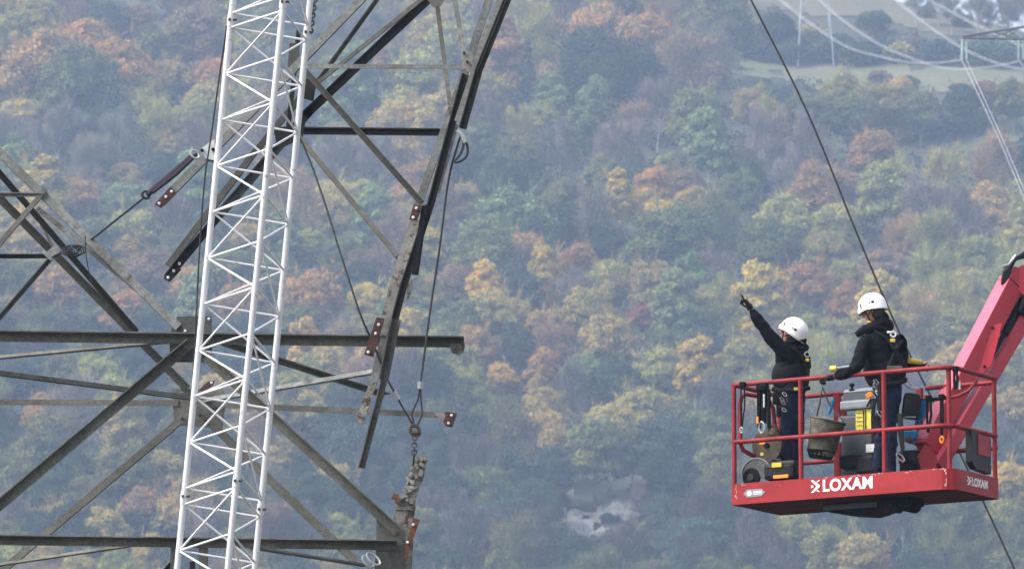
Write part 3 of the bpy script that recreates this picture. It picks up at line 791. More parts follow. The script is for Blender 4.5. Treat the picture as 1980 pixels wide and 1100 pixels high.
# ------------------------------------------------------------------ undergrowth: low leafy cover between the trunks
def undergrowth():
    g = np.random.default_rng(5)
    n = 9500
    U = np.stack([g.uniform(-60, 2040, n), g.uniform(-40, 1180, n)], 1)
    Ps, Ns, Ss, Cs = [], [], [], []
    tints = np.array([(0.045, .055, .022), (.07, .07, .03), (.10, .075, .035), (.05, .07, .035), (.12, .10, .09)])
    for px, py in U:
        bushy = not any(in_poly(px, py + e, P) for P in MEADOWS for e in (-14, 0, 14)) and not (px > 1640 and py < 50)
        p = on_hill(px, py)
        if p is None or not bushy: continue
        m = 26; r = g.uniform(.8, 2.4)
        d = g.normal(size=(m, 3)); d /= np.linalg.norm(d, axis=1, keepdims=True); d[:, 2] = np.abs(d[:, 2])
        Ps.append(np.array(p) + d * r * (.6 + .5 * g.random((m, 1)))); Ns.append(d + g.normal(size=(m, 3)) * .6)
        Ss.append(.18 + .24 * g.random(m)); c = tints[g.integers(0, 5)] * g.uniform(.7, 1.3)
        Cs.append(np.repeat(c[None], m, 0))
    P = np.concatenate(Ps); V = quads(g, P, np.concatenate(Ns), np.concatenate(Ss))
    me = mesh_from_quads("undergrowth", V, M['leaf_attr'], np.repeat(np.concatenate(Cs), 4, 0))
    o = bpy.data.objects.new("undergrowth", me); COL.objects.link(o); o["kind"] = "stuff"
undergrowth()
# ------------------------------------------------------------------ the old pylon, lower part (standing)
PX = 11704.0 / 61.0          # photo pixels per metre at the pylon
DF, DB = 61.0, 65.4          # front and back face
zrow = lambda px, py, D: at(px, py, D).z

pyl = thing("lattice_pylon", Vector((at(370, 655, 63).x, 63.0, 0)), "rusty grey lattice pylon, standing lower part with cut legs and crossed beams", "pylon")

def strip(parent, name, mat, p0, p1, wpx, D0=DF, D1=None, wo=None, side=1, out=1, t=0.012, roll=0.0):
    D1 = D0 if D1 is None else D1
    mb = MB()
    wpx *= 0.86
    mb.angle(at(*p0, D0), at(*p1, D1), wpx / PX, (wpx / PX if wo is None else wo), side, out, t, roll)
    return mb.build(name, M[mat], parent)

def plate(parent, name, mat, poly, D, th=0.014, boltat=(), boltmat='bolt', br=0.016):
    mb = MB()
    mb.prism([at(x, y, D) for x, y in poly], (0, th, 0))
    o = mb.build(name, M[mat], parent)
    for x, y in boltat:
        b = MB(); c = at(x, y, D)
        b.cyl(c + Vector((0, 0.004, 0)), c + Vector((0, -0.022, 0)), br, 6)
        b.ball(c + Vector((0, -0.022, 0)), br * 0.62, 5)
        b.build("bolt", M[boltmat], o)
    return o

# horizontal front beams, flange on top towards the viewer
strip(pyl, "cross_beam", 'steel', (-260, 648), (897, 663), 22, wo=0.15)
strip(pyl, "cross_beam", 'steel', (-260, 1041), (768, 1055), 20, wo=0.15)
plate(pyl, "end_lug", 'steel_scar', [(868, 664), (899, 664), (897, 680), (888, 687), (874, 682)], DF - 0.02, boltat=[(881, 676)], boltmat='bolt_dk')
# leg and bracing members of the front face
strip(pyl, "leg_beam", 'steel_lite', (-60, 237), (345, 632), 19, DF - .02, side=-1, out=-1)
strip(pyl, "brace", 'steel_lite', (72, 402), (272, 566), 10, DF + .05, side=-1, out=-1)
strip(pyl, "leg_beam", 'steel_dark', (-40, 290), (264, 642), 14, DF + 1.2, DF + 1.4)
strip(pyl, "leg_beam", 'steel_mid', (-40, 344), (362, 752), 19, DB - .4, DB, side=1, out=1)
strip(pyl, "brace", 'steel', (-30, 505), (88, 366), 11, DF - .06, side=-1, out=-1)
strip(pyl, "strut", 'steel_lite', (-30, 377), (86, 377), 9, DF - .03, side=1)
strip(pyl, "strut", 'steel_dark', (-30, 496), (102, 496), 10, DB - .6, DB - .6)
strip(pyl, "brace", 'steel_mid', (104, 494), (-30, 649), 11, DB - .7, DB - .7, side=1, out=1)
strip(pyl, "brace", 'steel_mid', (76, 425), (106, 486), 7, DB - .72, DB - .75)
plate(pyl, "gusset_plate", 'steel_lite', [(84, 492), (106, 474), (116, 486), (112, 492), (98, 504)], DB - .80)
# big front gusset with the four members that meet in it
g1 = plate(pyl, "gusset_plate", 'steel_mid', [(330, 640), (342, 612), (409, 611), (411, 700), (328, 700), (328, 662)], DF + .03, boltat=[(333, 616), (346, 628), (358, 640), (404, 617), (405, 700 - 14)])
strip(pyl, "brace", 'steel', (370, 663), (-60, 1027), 23, DF - .05, wo=0.1, side=1, out=1)
strip(pyl, "brace", 'steel', (398, 690), (768, 1027), 22, DF - .05, wo=0.1, side=1, out=1)
plate(pyl, "bolt_row", 'steel_mid', [(333, 688), (352, 668), (366, 676), (346, 700)], DF - .075, boltat=[(337, 694), (347, 685), (357, 676)], boltmat='bolt_dk', br=.018)
plate(pyl, "splice_plate", 'steel_dark', [(376, 690), (383, 690), (382, 760), (374, 760)], DF + .06)
# flat bracing in the floor of the waist, running back
strip(pyl, "plan_brace", 'steel', (427, 664), (741, 765), 10, DF + .1, DB, wo=.09)
strip(pyl, "plan_brace", 'steel_lite', (400, 774), (740, 716), 13, DB, DF + .3, wo=.05, side=-1)
strip(pyl, "plan_brace", 'steel', (330, 660), (-60, 697), 10, DF + .1, DB - 1, wo=.07, side=-1)
strip(pyl, "plan_brace", 'steel', (366, 769), (-60, 714), 13, DB, DF + 1.3, wo=.06, side=-1)
strip(pyl, "cross_beam", 'steel', (-260, 775), (345, 779), 14, DB, wo=.1, side=1, out=-1)
strip(pyl, "cross_beam", 'steel', (400, 781), (868, 803), 14, DB, wo=.1, side=1, out=-1)
plate(pyl, "end_lug", 'steel_scar', [(838, 797), (866, 797), (864, 812), (856, 816)], DB - .02)
plate(pyl, "red_plate", 'rust', [(864, 796), (884, 798), (875, 826), (862, 824), (857, 815)], DB - .04, boltat=[(873, 803), (867, 818)])
g2 = plate(pyl, "gusset_plate", 'steel', [(333, 752), (432, 752), (436, 780), (430, 830), (404, 826), (350, 822), (336, 815)], DB + .02, boltat=[(352, 809), (386, 802), (396, 811), (404, 820), (352, 752)], boltmat='bolt_dk')
plate(pyl, "red_plate", 'rust', [(384, 754), (402, 737), (416, 735), (412, 744), (396, 758)], DB - .2, boltat=[(409, 740)])
strip(pyl, "brace", 'steel', (346, 814), (-30, 1130), 17, DB, side=-1, out=-1)
strip(pyl, "brace", 'steel', (408, 818), (690, 1086), 19, DB, side=-1, out=-1)
strip(pyl, "plan_brace", 'steel', (252, 1054), (-60, 1100), 9, DF + .1, DB - 1, wo=.06, side=-1)
strip(pyl, "plan_brace", 'steel', (480, 1057), (702, 1092), 9, DF + .1, DB - 1, wo=.06, side=-1)
plate(pyl, "gusset_plate", 'steel', [(330, 1052), (347, 1052), (347, 1180), (328, 1180)], DF + .03)
plate(pyl, "gusset_plate", 'steel', [(384, 1052), (402, 1052), (404, 1180), (386, 1180)], DF + .03)
strip(pyl, "brace", 'steel_dark', (345, 1075), (250, 1180), 10, DF + .1)
strip(pyl, "strut", 'steel_dark', (372, 1085), (374, 1190), 12, DF + .15)
# the cut front leg on the basket side: torn stump with gusset
plate(pyl, "gusset_plate", 'steel', [(728, 1004), (746, 994), (780, 1020), (782, 1100), (724, 1100), (727, 1062)], DF + .02, boltat=[(737, 1003), (751, 1014), (764, 1027)])
mb = MB()
rngs = random.Random(3)
prof = [(768, 1130, 24), (772, 1075, 24), (776, 1035, 22), (779, 1005, 19), (783, 985, 18)]
for (x0, y0, w0), (x1, y1, w1) in zip(prof, prof[1:]):
    mb.prism([at(x0 - w0, y0, DF + .04), at(x1 - w1, y1, DF + .04), at(x1 + w1, y1, DF + .04), at(x0 + w0, y0, DF + .04)], (0, .02, 0))
    mb.prism([at(x0 + w0 - 3, y0, DF + .04), at(x1 + w1 - 3, y1, DF + .04), at(x1 + w1 + 1, y1, DF + .05), at(x0 + w0 + 1, y0, DF + .05)], (0, .16, 0))
mb.build("leg_stump", M['steel_scar'], pyl)
mb = MB()
L = [(765, 985), (768, 968), (777, 958), (782, 962), (785, 940), (791, 915), (798, 896), (804, 880), (820, 880), (826, 888), (822, 906), (818, 928), (809, 948), (804, 968), (803, 986)]
mb.prism([at(x, y, DF + .02) for x, y in L], (0, .03, 0))
for _ in range(44):
    t = rngs.random(); x = 784 + 30 * t + rngs.uniform(-12, 12); y = 972 - 86 * t + rngs.uniform(-5, 5)
    mb.bbox(at(x, y, DF - .005), (rngs.uniform(.02, .06), rngs.uniform(.02, .05), rngs.uniform(.015, .05)), Matrix.Rotation(rngs.uniform(0, 3), 3, 'Y'), .006)
mb.build("torn_leg_end", M['steel_scar'], pyl)
mb = MB()
for x, y in ((764, 960), (770, 968)): mb.bbox(at(x, y, DF - .02), (.06, .05, .06), Matrix.Rotation(.5, 3, 'Y'), .012)
mb.build("rusty_nut", M['rust2'], pyl)
plate(pyl, "rust_plate", 'rust2', [(799, 1001), (812, 1004), (789, 1070), (784, 1080), (780, 1075)], DF - .08, boltat=[(799, 1014), (788, 1048)])
strip(pyl, "leg_edge", 'steel_dark', (783, 1035), (776, 1130), 8, DF + .08)
# legs down to the ground, below the picture
for x0, D0 in ((769, DF + .05), (-40, DF + .05), (770, DB), (-40, DB)):
    a = at(x0, 1125, D0)
    mb = MB(); mb.angle(a, Vector((a.x + (0.9 if x0 > 300 else -0.9), a.y + (-.6 if D0 < 63 else .6), 0)), .2, .2)
    mb.build("leg", M['steel'], pyl)
# shackle and strop at the foot of the stump
mb = MB()
mb.torus(at(712, 1085, DF - .1), (0.3, -1, .1), .075, .012, sx=.55); mb.torus(at(722, 1080, DF - .12), (0.2, -1, .4), .085, .012, sx=.5)
tag(mb.build("bow_shackle", M['galv'], origin=at(715, 1100, DF - .1), smooth=True), "bright double shackle hooked under the lowest beam beside the leg stump", "shackle")

# ------------------------------------------------------------------ the cut-off upper part, hanging from the crane
UD, UB = 60.2, 62.6
up = thing("hanging_pylon_section", at(760, 560, 60.8), "grey upper pylon section, cut loose and hanging askew behind the white mast", "pylon section")
def us(name, mat, p0, p1, w, D0=UD, D1=None, **k): return strip(up, name, mat, p0, p1, w, D0, D1, **k)
# main double leg
us("leg_beam", 'steel_lite', (958, -40), (906, 118), 17, UD + .25, side=-1, out=-1)
us("leg_beam", 'steel_lite', (906, 118), (808, 396), 17, UD + .25, side=-1, out=-1)
us("leg_beam", 'steel_lite', (986, -40), (918, 128), 20, UD - .05, wo=.04, side=-1, out=-1)
us("leg_beam", 'steel_lite', (920, 128), (884, 235), 14, UD - .05, wo=.04, side=-1, out=-1)
us("leg_flange", 'steel_dark', (1000, -40), (929, 136), 13, UD - .03, roll=.5)
us("leg_flange", 'steel_dark', (929, 136), (897, 250), 13, UD - .03, roll=.5)
us("leg_flange", 'steel_dark', (902, 145), (835, 396), 13, UD - .02, roll=.4)
us("leg_flange", 'steel_dark', (835, 396), (783, 552), 13, UD - .02, roll=.4)
us("leg_flange", 'steel_dark', (783, 552), (757, 652), 13, UD - .02, roll=.4)
us("splice_angle", 'black', (822, 398), (803, 532), 15, UD - .08, roll=.3)
us("leg_beam", 'steel_lite', (881, 240), (845, 372), 13, UD + .02, wo=.03, side=-1, out=-1)
us("leg_beam", 'steel_scar', (806, 424), (766, 545), 26, UD + .02, wo=.05, side=-1, out=-1)
us("leg_beam", 'steel_scar', (766, 545), (740, 648), 26, UD + .02, wo=.05, side=-1, out=-1)
us("leg_beam", 'steel_lite', (749, 632), (722, 738), 18, UD + .04, wo=.05, side=-1, out=-1)
us("leg_beam", 'steel_scar', (722, 738), (694, 818), 17, UD + .04, wo=.05, side=-1, out=-1)
us("leg_tail", 'steel_mid', (768, 618), (744, 735), 18, UD - .03, roll=.3)
us("leg_tail", 'steel_mid', (744, 735), (700, 905), 13, UD - .03, roll=.2)
plate(up, "red_plate", 'rust', [(800, 395), (818, 398), (806, 427), (791, 424)], UD - .1, boltat=[(805, 403), (799, 421)])
plate(up, "red_plate", 'rust', [(728, 613), (744, 616), (722, 690), (704, 685)], UD - .12, boltat=[(732, 628), (726, 645), (712, 681)])
plate(up, "leg_scrap", 'steel_scar', [(788, 548), (798, 540), (799, 554), (792, 575), (786, 580)], UD + .05)
# cross bars and braces
us("cross_bar", 'steel_lite', (575, 128), (905, 130), 10, UD + .1, side=1, out=-1)
us("cross_bar", 'steel_dark', (572, 255), (858, 258), 13, UD + 1.6, UD + .3, wo=.10)
us("brace", 'steel_mid', (590, 138), (816, 394), 13, UD + .08, side=1, out=1, wo=.04)
us("brace", 'steel_mid', (576, 262), (768, 494), 11, UD + 1.2, UD + .3, side=-1, out=-1)
us("brace", 'steel', (845, 8), (870, 200), 10, UD + .5, UD + .4, side=-1, out=-1)
us("brace", 'steel_lite', (874, -30), (898, 108), 11, UD + .12, side=-1, out=-1)
us("main_chord", 'steel_lite', (735, -40), (560, 141), 18, UD + .5, side=-1, out=-1)
us("main_chord", 'steel_lite', (560, 141), (312, 390), 18, UD + .5, side=-1, out=-1)
us("chord", 'steel_mid', (760, -42), (592, 190), 10, UD + 1.0, side=1)
us("chord", 'steel', (846, -26), (606, 166), 9, UD + .9, side=-1, out=-1)
us("main_chord", 'steel_dark', (862, -32), (590, 224), 20, UD + 1.5, wo=.05, side=1, out=1)
us("main_chord", 'steel_mid', (600, 214), (430, 410), 21, UD + 1.5, wo=.05, side=1, out=1)
us("main_chord", 'steel_dark', (430, 410), (323, 538), 18, UD + 1.5, wo=.05, side=1, out=1)
us("chord", 'steel_mid', (604, 160), (485, 303), 14, UD + 1.4, side=-1, out=-1)
us("chord", 'steel_mid', (485, 303), (324, 514), 15, UD + 1.4, side=-1, out=-1)
us("post", 'steel_dark', (578, 60), (556, 262), 11, UD + 1.3)
plate(up, "gusset_plate", 'steel_dark', [(585, 150), (612, 158), (606, 196), (584, 190)], UD + .85)
plate(up, "gusset_plate", 'steel_mid', [(560, 84), (578, 84), (580, 128), (566, 146), (556, 130)], UD + 1.2)
plate(up, "gusset_plate", 'steel', [(822, -6), (858, -30), (866, -10), (852, 12), (838, 15)], UD + .4)
plate(up, "gusset_plate", 'steel_scar', [(892, 100), (914, 104), (918, 128), (908, 140), (893, 134)], UD + .05, boltat=[(897, 103), (903, 120)], boltmat='bolt_dk', br=.016)
plate(up, "gusset_plate", 'steel_dark', [(530, 248), (590, 240), (585, 268), (535, 290)], UD + 1.25)
plate(up, "red_plate", 'rust', [(330, 360), (340, 372), (312, 402), (299, 396)], UD + .46, boltat=[(332, 371), (321, 381), (308, 394)])
plate(up, "drilled_end", 'steel_dark', [(338, 505), (350, 522), (328, 545), (316, 538)], UD + 1.46, boltat=[(347, 510), (336, 524), (325, 537)])

# ------------------------------------------------------------------ ropes, slings and shackles of the crew
def rope(name, mat, pts, r, label, cat, group=None, sm=True):
    mb = MB(); P = [at(*p) for p in pts]
    Q = []
    for i in range(len(P) - 1):
        a = P[max(i - 1, 0)]; b = P[i]; c = P[i + 1]; d = P[min(i + 2, len(P) - 1)]
        for k in range(6):
            t = k / 6
            Q.append(0.5 * ((2 * b) + (c - a) * t + (2 * a - 5 * b + 4 * c - d) * t * t + (3 * b - a - 3 * c + d) * t ** 3))
    Q.append(P[-1])
    mb.tube(Q, r, 7)
    return tag(mb.build(name, M[mat], smooth=True), label, cat, group)

rope("wire_rope", 'cable', [(578, 262, 60.1), (602, 318, 60.1), (632, 405, 60.05), (663, 505, 60.0), (697, 608, 60.0), (722, 665, 60.2), (744, 722, 60.25), (770, 772, 60.3), (799, 822, 60.35)], .0105, "dark wire rope sagging from the dark crossbar down past the red joint plate", "wire rope")
rope("wire_rope", 'cable', [(892, 258, 60.0), (868, 345, 60.3), (850, 480, 60.35), (832, 600, 60.35), (820, 690, 60.35), (813, 745, 60.35)], .0115, "straight wire rope running from the hanging leg down to the shackle", "wire rope")
rope("rope_loop", 'cable_dk', [(888, 254, 60.0), (897, 268, 60.0), (904, 285, 60.0), (902, 302, 60.0), (890, 312, 60.0), (879, 313, 60.0), (890, 298, 60.0), (896, 280, 60.0), (893, 262, 60.0)], .013, "small black rope loop with white sleeve hanging from the pylon leg", "rope loop")
mb = MB(); mb.tube([at(884, 253, 59.98), at(894, 262, 59.97), at(900, 276, 59.97)], .022, 8)
mb.build("white_sleeve", M['galv'], bpy.data.objects["rope_loop"], smooth=True)
mb = MB()
for pts in ([(813, 745), (808, 772), (796, 800), (801, 822)], [(813, 745), (814, 775), (817, 800), (806, 824)]):
    mb.tube([at(x, y, 60.35) for x, y in pts], .010, 7)
o = tag(mb.build("wire_sling", M['cable'], smooth=True), "looped wire sling with bright ferrule joining two ropes to the rusty shackle", "sling")
mb = MB(); mb.cyl(at(813, 738, 60.34), at(812.5, 752, 60.34), .03, 10)
mb.build("ferrule", M['galv'], o, smooth=True)
mb = MB(); mb.cyl(at(762, 757, 60.27), at(771, 772, 60.28), .026, 10); mb.build("ferrule", M['galv'], o, smooth=True)
mb = MB()
mb.torus(at(802, 832, 60.33), (.2, -1, 0), .055, .020, sx=.8)
mb.cyl(at(796, 838, 60.33), at(809, 836, 60.33), .026, 8)
tag(mb.build("shackle", M['brown'], smooth=True), "rusty shackle gathering the wire ropes below the free back beam", "shackle")
mb = MB()
for i in range(5):
    mb.torus(at(802 - i * .3, 846 + i * 7, 60.33), (1, .1, 0) if i % 2 else (.1, 1, 0), .026, .008, 12, 5, sx=1.0, xdir=(0, 0, 1) if not i % 2 else None)
mb.cyl(at(801, 876, 60.33), at(799, 900, 60.5), .012, 6)
tag(mb.build("chain", M['chain'], smooth=True), "short rusty chain hanging between the shackle and the torn stump", "chain")
mb = MB()
for i in range(12):
    x = 609 - i * 1.0; y = -14 + i * 7.4
    mb.torus(at(x, y, 57.2), (1, .1, 0) if i % 2 else (.1, 1, 0), .030, .009, 12, 5, xdir=(0, 0, 1) if not i % 2 else None)
tag(mb.build("chain", M['chain'], smooth=True), "dark link chain hanging beside the white mast near its top", "chain")
rope("guide_rope", 'cable_dk', [(441, 38, 57.9), (424, 150, 58.0), (408, 265, 58.0), (396, 345, 58.0), (386, 480, 58.0), (379, 620, 58.0), (372, 760, 58.0)], .0085, "thin dark guide rope along the outer mast leg", "rope")
# sling between hoist plate and the left beams
mb = MB()
mb.tube([at(384, 297, 60.2), at(368, 305, 60.2), at(335, 335, 60.2), at(300, 364, 60.2), at(284, 378, 60.2)], [.012, .028, .036, .036, .02], 8)
mb.tube([at(376, 303, 60.16), at(340, 337, 60.14), at(296, 372, 60.16)], [.018, .022, .018], 8)
sl = tag(mb.build("lifting_sling", M['purple'], smooth=True), "thick violet black sling stretched between the hoist plate and a wire", "sling")
mb = MB(); mb.torus(at(377, 299, 60.15), (.2, -1, .2), .05, .012, sx=.7); mb.build("shackle", M['galv'], sl, smooth=True)
mb = MB(); mb.torus(at(282, 377, 60.2), (.2, -1, .2), .038, .014); mb.build("end_ring", M['cable_dk'], sl, smooth=True)
rope("wire_rope", 'cable_dk', [(279, 382, 60.2), (235, 417, 60.4), (186, 456, 60.9), (150, 484, 61.2)], .011, "taut thin wire from the violet sling down to the crossing beams", "wire rope")
mb = MB()
for k in range(6):
    mb.torus(at(152 - k * 4.2, 483 + (k % 3) * 2, 60.8 + .02 * k), (.5, -1, .25 * k - .6), .055, .007, 14, 5, sx=1.35, xdir=(1, 0, -.1))
mb.tube([at(136, 485, 60.9), at(115, 490, 61), at(100, 498, 61)], .012, 6)
tag(mb.build("wire_coil", M['cable_dk'], smooth=True), "tangled dark wire coil tied where the grey beams cross", "wire coil")
rope("cord", 'cable_dk', [(165, 455, 60.9), (166, 490, 60.9), (171, 520, 60.9), (178, 548, 60.9)], .005, "thin frayed cord dangling from the sloping grey leg beam", "cord")
mb = MB()
mb.prism([at(x, y, 60.1) for x, y in [(389, 288), (404, 276), (414, 270), (420, 276), (421, 308), (410, 311), (399, 308)]], (0, .09, 0))
h = tag(mb.build("hoist_block", M['hoist']), "pale hoist block with red edge behind the mast, pulling the violet sling", "hoist block")
mb = MB(); mb.prism([at(x, y, 60.07) for x, y in [(415, 272), (423, 272), (421, 306), (416, 306)]], (0, .1, 0)); mb.build("red_edge", M['red'], h)
for x, y in ((391, 291), (412, 289)):
    mb = MB(); mb.cyl(at(x, y, 60.11), at(x, y, 60.06), .018, 8); mb.build("pin", M['black'], h)
mb = MB(); mb.tube([at(398, 309, 60.1), at(412, 312, 60.08), at(421, 309, 60.1)], .012, 6); mb.build("hook", M['cable_dk'], h)
rope("steel_cable", 'cable', [(1440, -28, 62.0), (1452, 0, 62.0), (1560, 215, 62.0), (1655, 447, 62.0), (1722, 605, 62.0), (1763, 693, 62.0), (1812, 790, 62.0), (1852, 868, 62.0), (1905, 977, 62.0), (1962, 1100, 62.0), (1990, 1160, 62.0)], .011, "long dark steel cable slanting across the hillside and behind the basket", "cable")

# ------------------------------------------------------------------ white lattice mast
MD = {'L': 57.6, 'M': 56.9, 'R': 57.6}
LEAN = 1.0 / 1100.0
def leg(which, y):
    x = {'L': (450.5, 342.5), 'M': (548.5, 440.5), 'R': (600.0, 492.5)}[which]
    t = y / 1100.0
    return at(x[0] + (x[1] - x[0]) * t, y, MD[which] - 0.5 + t * 1.0)
base = leg('L', 1100); 
mast = thing("lattice_mast", Vector((leg('M', 1100).x - .6, 58.5, 0)), "tall white tubular lattice mast leaning in front of the old pylon", "mast")
for w in 'LMR':
    a, b = leg(w, -120), leg(w, 1100)
    e = a + (b - a) * (a.z / (a.z - b.z))
    mb = MB(); mb.cyl(a, b, .031, 14); mb.cyl(b, e, .031, 8)
    mb.build("leg_tube", M['white'], mast, smooth=True)
    ys = {'L': 40, 'M': 5, 'R': 64}[w], {'L': 960, 'M': 930, 'R': 985}[w]
    for y in ys:
        mb = MB(); d = (leg(w, y + 10) - leg(w, y)).normalized(); c = leg(w, y)
        mb.cyl(c - d * .055, c + d * .055, .037, 14)
        s_ = mb.build("joint_sleeve", M['white'], mast, smooth=True)
        mb = MB(); mb.cyl(c + Vector((-.012, -.032, 0)), c + Vector((-.012, -.052, 0)), .016, 6); mb.cyl(c + Vector((.058, -.02, 0)), c + Vector((.02, -.025, 0)), .011, 6)
        mb.build("joint_bolt", M['bolt_dk'], s_)
L_Y = [-63 - 89, -63, 26] + [54 + 89 * i for i in range(11)] + [975, 1064, 1153]
idx = [8, 9, 10] + list(range(11)) + [0, 1, 2]
off = {'L': 0, 'M': -33, 'R': 24}
def node(w, k): return leg(w, L_Y[k] + off[w])
RB = .0108
def brace(a, b, r=RB):
    mb = MB(); mb.cyl(a, b, r, 8); mb.build("brace_tube", M['white'], mast, smooth=True)
for k in range(len(L_Y)):
    brace(node('L', k), node('R', k)); brace(node('L', k), node('M', k)); brace(node('M', k), node('R', k), .011)
    if k + 1 < len(L_Y) and not (idx[k] == 10):
        if idx[k] % 2 == 0:
            brace(node('L', k), node('R', k + 1)); brace(node('M', k), node('L', k + 1)); brace(node('R', k), node('M', k + 1))
        else:
            brace(node('R', k), node('L', k + 1)); brace(node('L', k), node('M', k + 1)); brace(node('M', k), node('R', k + 1), .0095)
# ------------------------------------------------------------------ the lift basket
TH = R(31.5)
EX = Vector((math.cos(TH), -math.sin(TH), 0)); EY = Vector((math.sin(TH), math.cos(TH), 0)); EZ = Vector((0, 0, 1))
LA, LB = 2.43, 0.97
FR0 = at(1842, 944, 57.6)
B0 = FR0 - EX * LA
def P(a, b, h): return B0 + EX * a + EY * b + EZ * h
BM = Matrix((EX, EY, EZ)).transposed()
def apx(px): return (px - 1415.0) / 427.0 * LA          # photo column on the front face -> distance along it

bk = thing("lift_basket", P(LA / 2, LB / 2, 0), "red work platform basket with tube railings, hoop gate and white lettering", "lift basket")
CH = 0.17                                              # rounded corner at the lettered end
def outline(inset=0.0):
    c = CH
    pts = [(0 + inset, 0 + inset), (LA - c, inset)]
    for k in range(1, 5):
        t = math.pi / 2 * k / 5
        pts.append((LA - c + math.sin(t) * (c - inset), c - math.cos(t) * (c - inset)))
    pts += [(LA - inset, c), (LA - inset, LB - inset), (inset, LB - inset)]
    return pts
O = outline(); I_ = outline(0.035)
# floor pan with toe board
mb = MB(); n = len(O); H = 0.205
mb.add([P(a, b, 0) for a, b in O] + [P(a, b, H) for a, b in O] + [P(a, b, H) for a, b in I_] + [P(a, b, 0.04) for a, b in I_],
       [(i, (i + 1) % n, (i + 1) % n + n, i + n) for i in range(n)] + [(i + n, (i + 1) % n + n, (i + 1) % n + 2 * n, i + 2 * n) for i in range(n)] + [(i + 2 * n, (i + 1) % n + 2 * n, (i + 1) % n + 3 * n, i + 3 * n) for i in range(n)])
toe = mb.build("toe_board", M['red'], bk)
mb = MB(); mb.prism([P(a, b, 0.03) for a, b in I_], (0, 0, .012)); mb.build("floor_grating", M['black'], bk)
mb = MB(); mb.prism([P(a, b, -0.004) for a, b in outline(0.012)], (0, 0, .012)); mb.build("underside", M['red_under'], bk)
M['wear'] = paint('worn pale patches', (0.50, 0.30, 0.30), 0.6, 0.3, 40)
def text_mesh(body, size, depth=0.004, bold=0.032):
    cu = bpy.data.curves.new("lettering", 'FONT'); cu.body = body; cu.size = size; cu.extrude = depth / 2; cu.offset = bold * size; cu.space_character = 1.06
    ob = bpy.data.objects.new("lettering", cu); COL.objects.link(ob)
    dg = bpy.context.evaluated_depsgraph_get()
    me = bpy.data.meshes.new_from_object(ob.evaluated_get(dg))
    bpy.data.objects.remove(ob)
    return me
def put_text(body, a0, b0, h0, u, width, height, parent, name="lettering"):
    me = text_mesh(body, 1.0)
    xs = [v.co.x for v in me.vertices]; ys = [v.co.y for v in me.vertices]
    sx = width / (max(xs) - min(xs)); sy = height / (max(ys) - min(ys)); x0, y0 = min(xs), min(ys)
    nrm = u.cross(EZ)
    q = P(a0, b0, h0) - ORG[bk]
    for v in me.vertices:
        v.co = q + u * ((v.co.x - x0) * sx) + EZ * ((v.co.y - y0) * sy) + nrm * (0.004 + v.co.z)
    me.materials.clear(); me.materials.append(M['letter'])
    o = bpy.data.objects.new(name, me); COL.objects.link(o); o.parent = parent; ORG[o] = ORG[bk]
def emblem(a0, b0, h0, u, w, h, parent):
    nrm = u.cross(EZ)
    mb = MB()
    for poly in ([(0, 1.0), (.26, 1.0), (1.0, .56), (1.0, .44), (.26, 0), (0, 0), (0, .03), (.62, .5), (0, .97)], [(.62, .88), (1.0, 1.0), (1.0, .95), (.72, .80)], [(.62, .12), (1.0, 0.0), (1.0, .05), (.72, .20)], [(0, .62), (.26, .56), (.26, .44), (0, .38)]):
        mb.prism([P(a0, b0, h0) + u * (x * w) + EZ * (y * h) + nrm * .003 for x, y in poly], nrm * .003)
    mb.build("emblem", M['letter'], parent)
put_text("LOXAM", apx(1594), 0, .060, EX, (1690 - 1594) / 427 * LA, .122, toe)
emblem(apx(1571), 0, .060, EX, (1588 - 1571) / 427 * LA, .122, toe)
put_text("LOXAM", LA, .40, .068, EY, .33, .085, toe)
emblem(LA, .30, .068, EY, .075, .085, toe)
# white sticker near the gate end: long hexagon
mb = MB(); a0, a1 = apx(1438), apx(1481)
mb.prism([P(a, -.0035, h) for a, h in ((a0, .10), (a0 + .045, .06), (a1 - .04, .065), (a1, .10), (a1 - .04, .137), (a0 + .045, .14))], -EY * .002)
st = mb.build("sticker", M['grey_lt'], toe)
mb = MB(); mb.cyl(P(a0 + .07, -.004, .10), P(a0 + .07, -.008, .10), .026, 16); mb.build("sticker_logo", M['letter'], st)
mb = MB()
for hh in (.088, .102, .114): mb.box(P((a0 + a1) / 2 + .04, -.007, hh), (.10, .002, .006), BM)
mb.build("sticker_print", M['letter'], st)
mb = MB()
gg = random.Random(9)
for a, w in ((apx(1655), .02), (apx(1665), .025), (apx(1700), .06), (apx(1822), .09), (apx(1440), .03), (apx(1600), .02), (apx(1760), .03)):
    for _ in range(4):
        mb.box(P(a + gg.uniform(-w, w), -.0015, H - gg.uniform(.004, .02)), (gg.uniform(.008, .03), .001, gg.uniform(.004, .012)), BM)
for _ in range(10): mb.box(P(apx(1829) + gg.uniform(-.012, .012), -.0015, gg.uniform(.03, .19)), (gg.uniform(.004, .014), .001, gg.uniform(.01, .03)), BM)
for _ in range(8): mb.box(P(.05 + gg.uniform(-.01, .01), -.0015, gg.uniform(.06, .19)), (gg.uniform(.004, .012), .001, gg.uniform(.01, .03)), BM)
mb.build("paint_wear", M['wear'], toe)

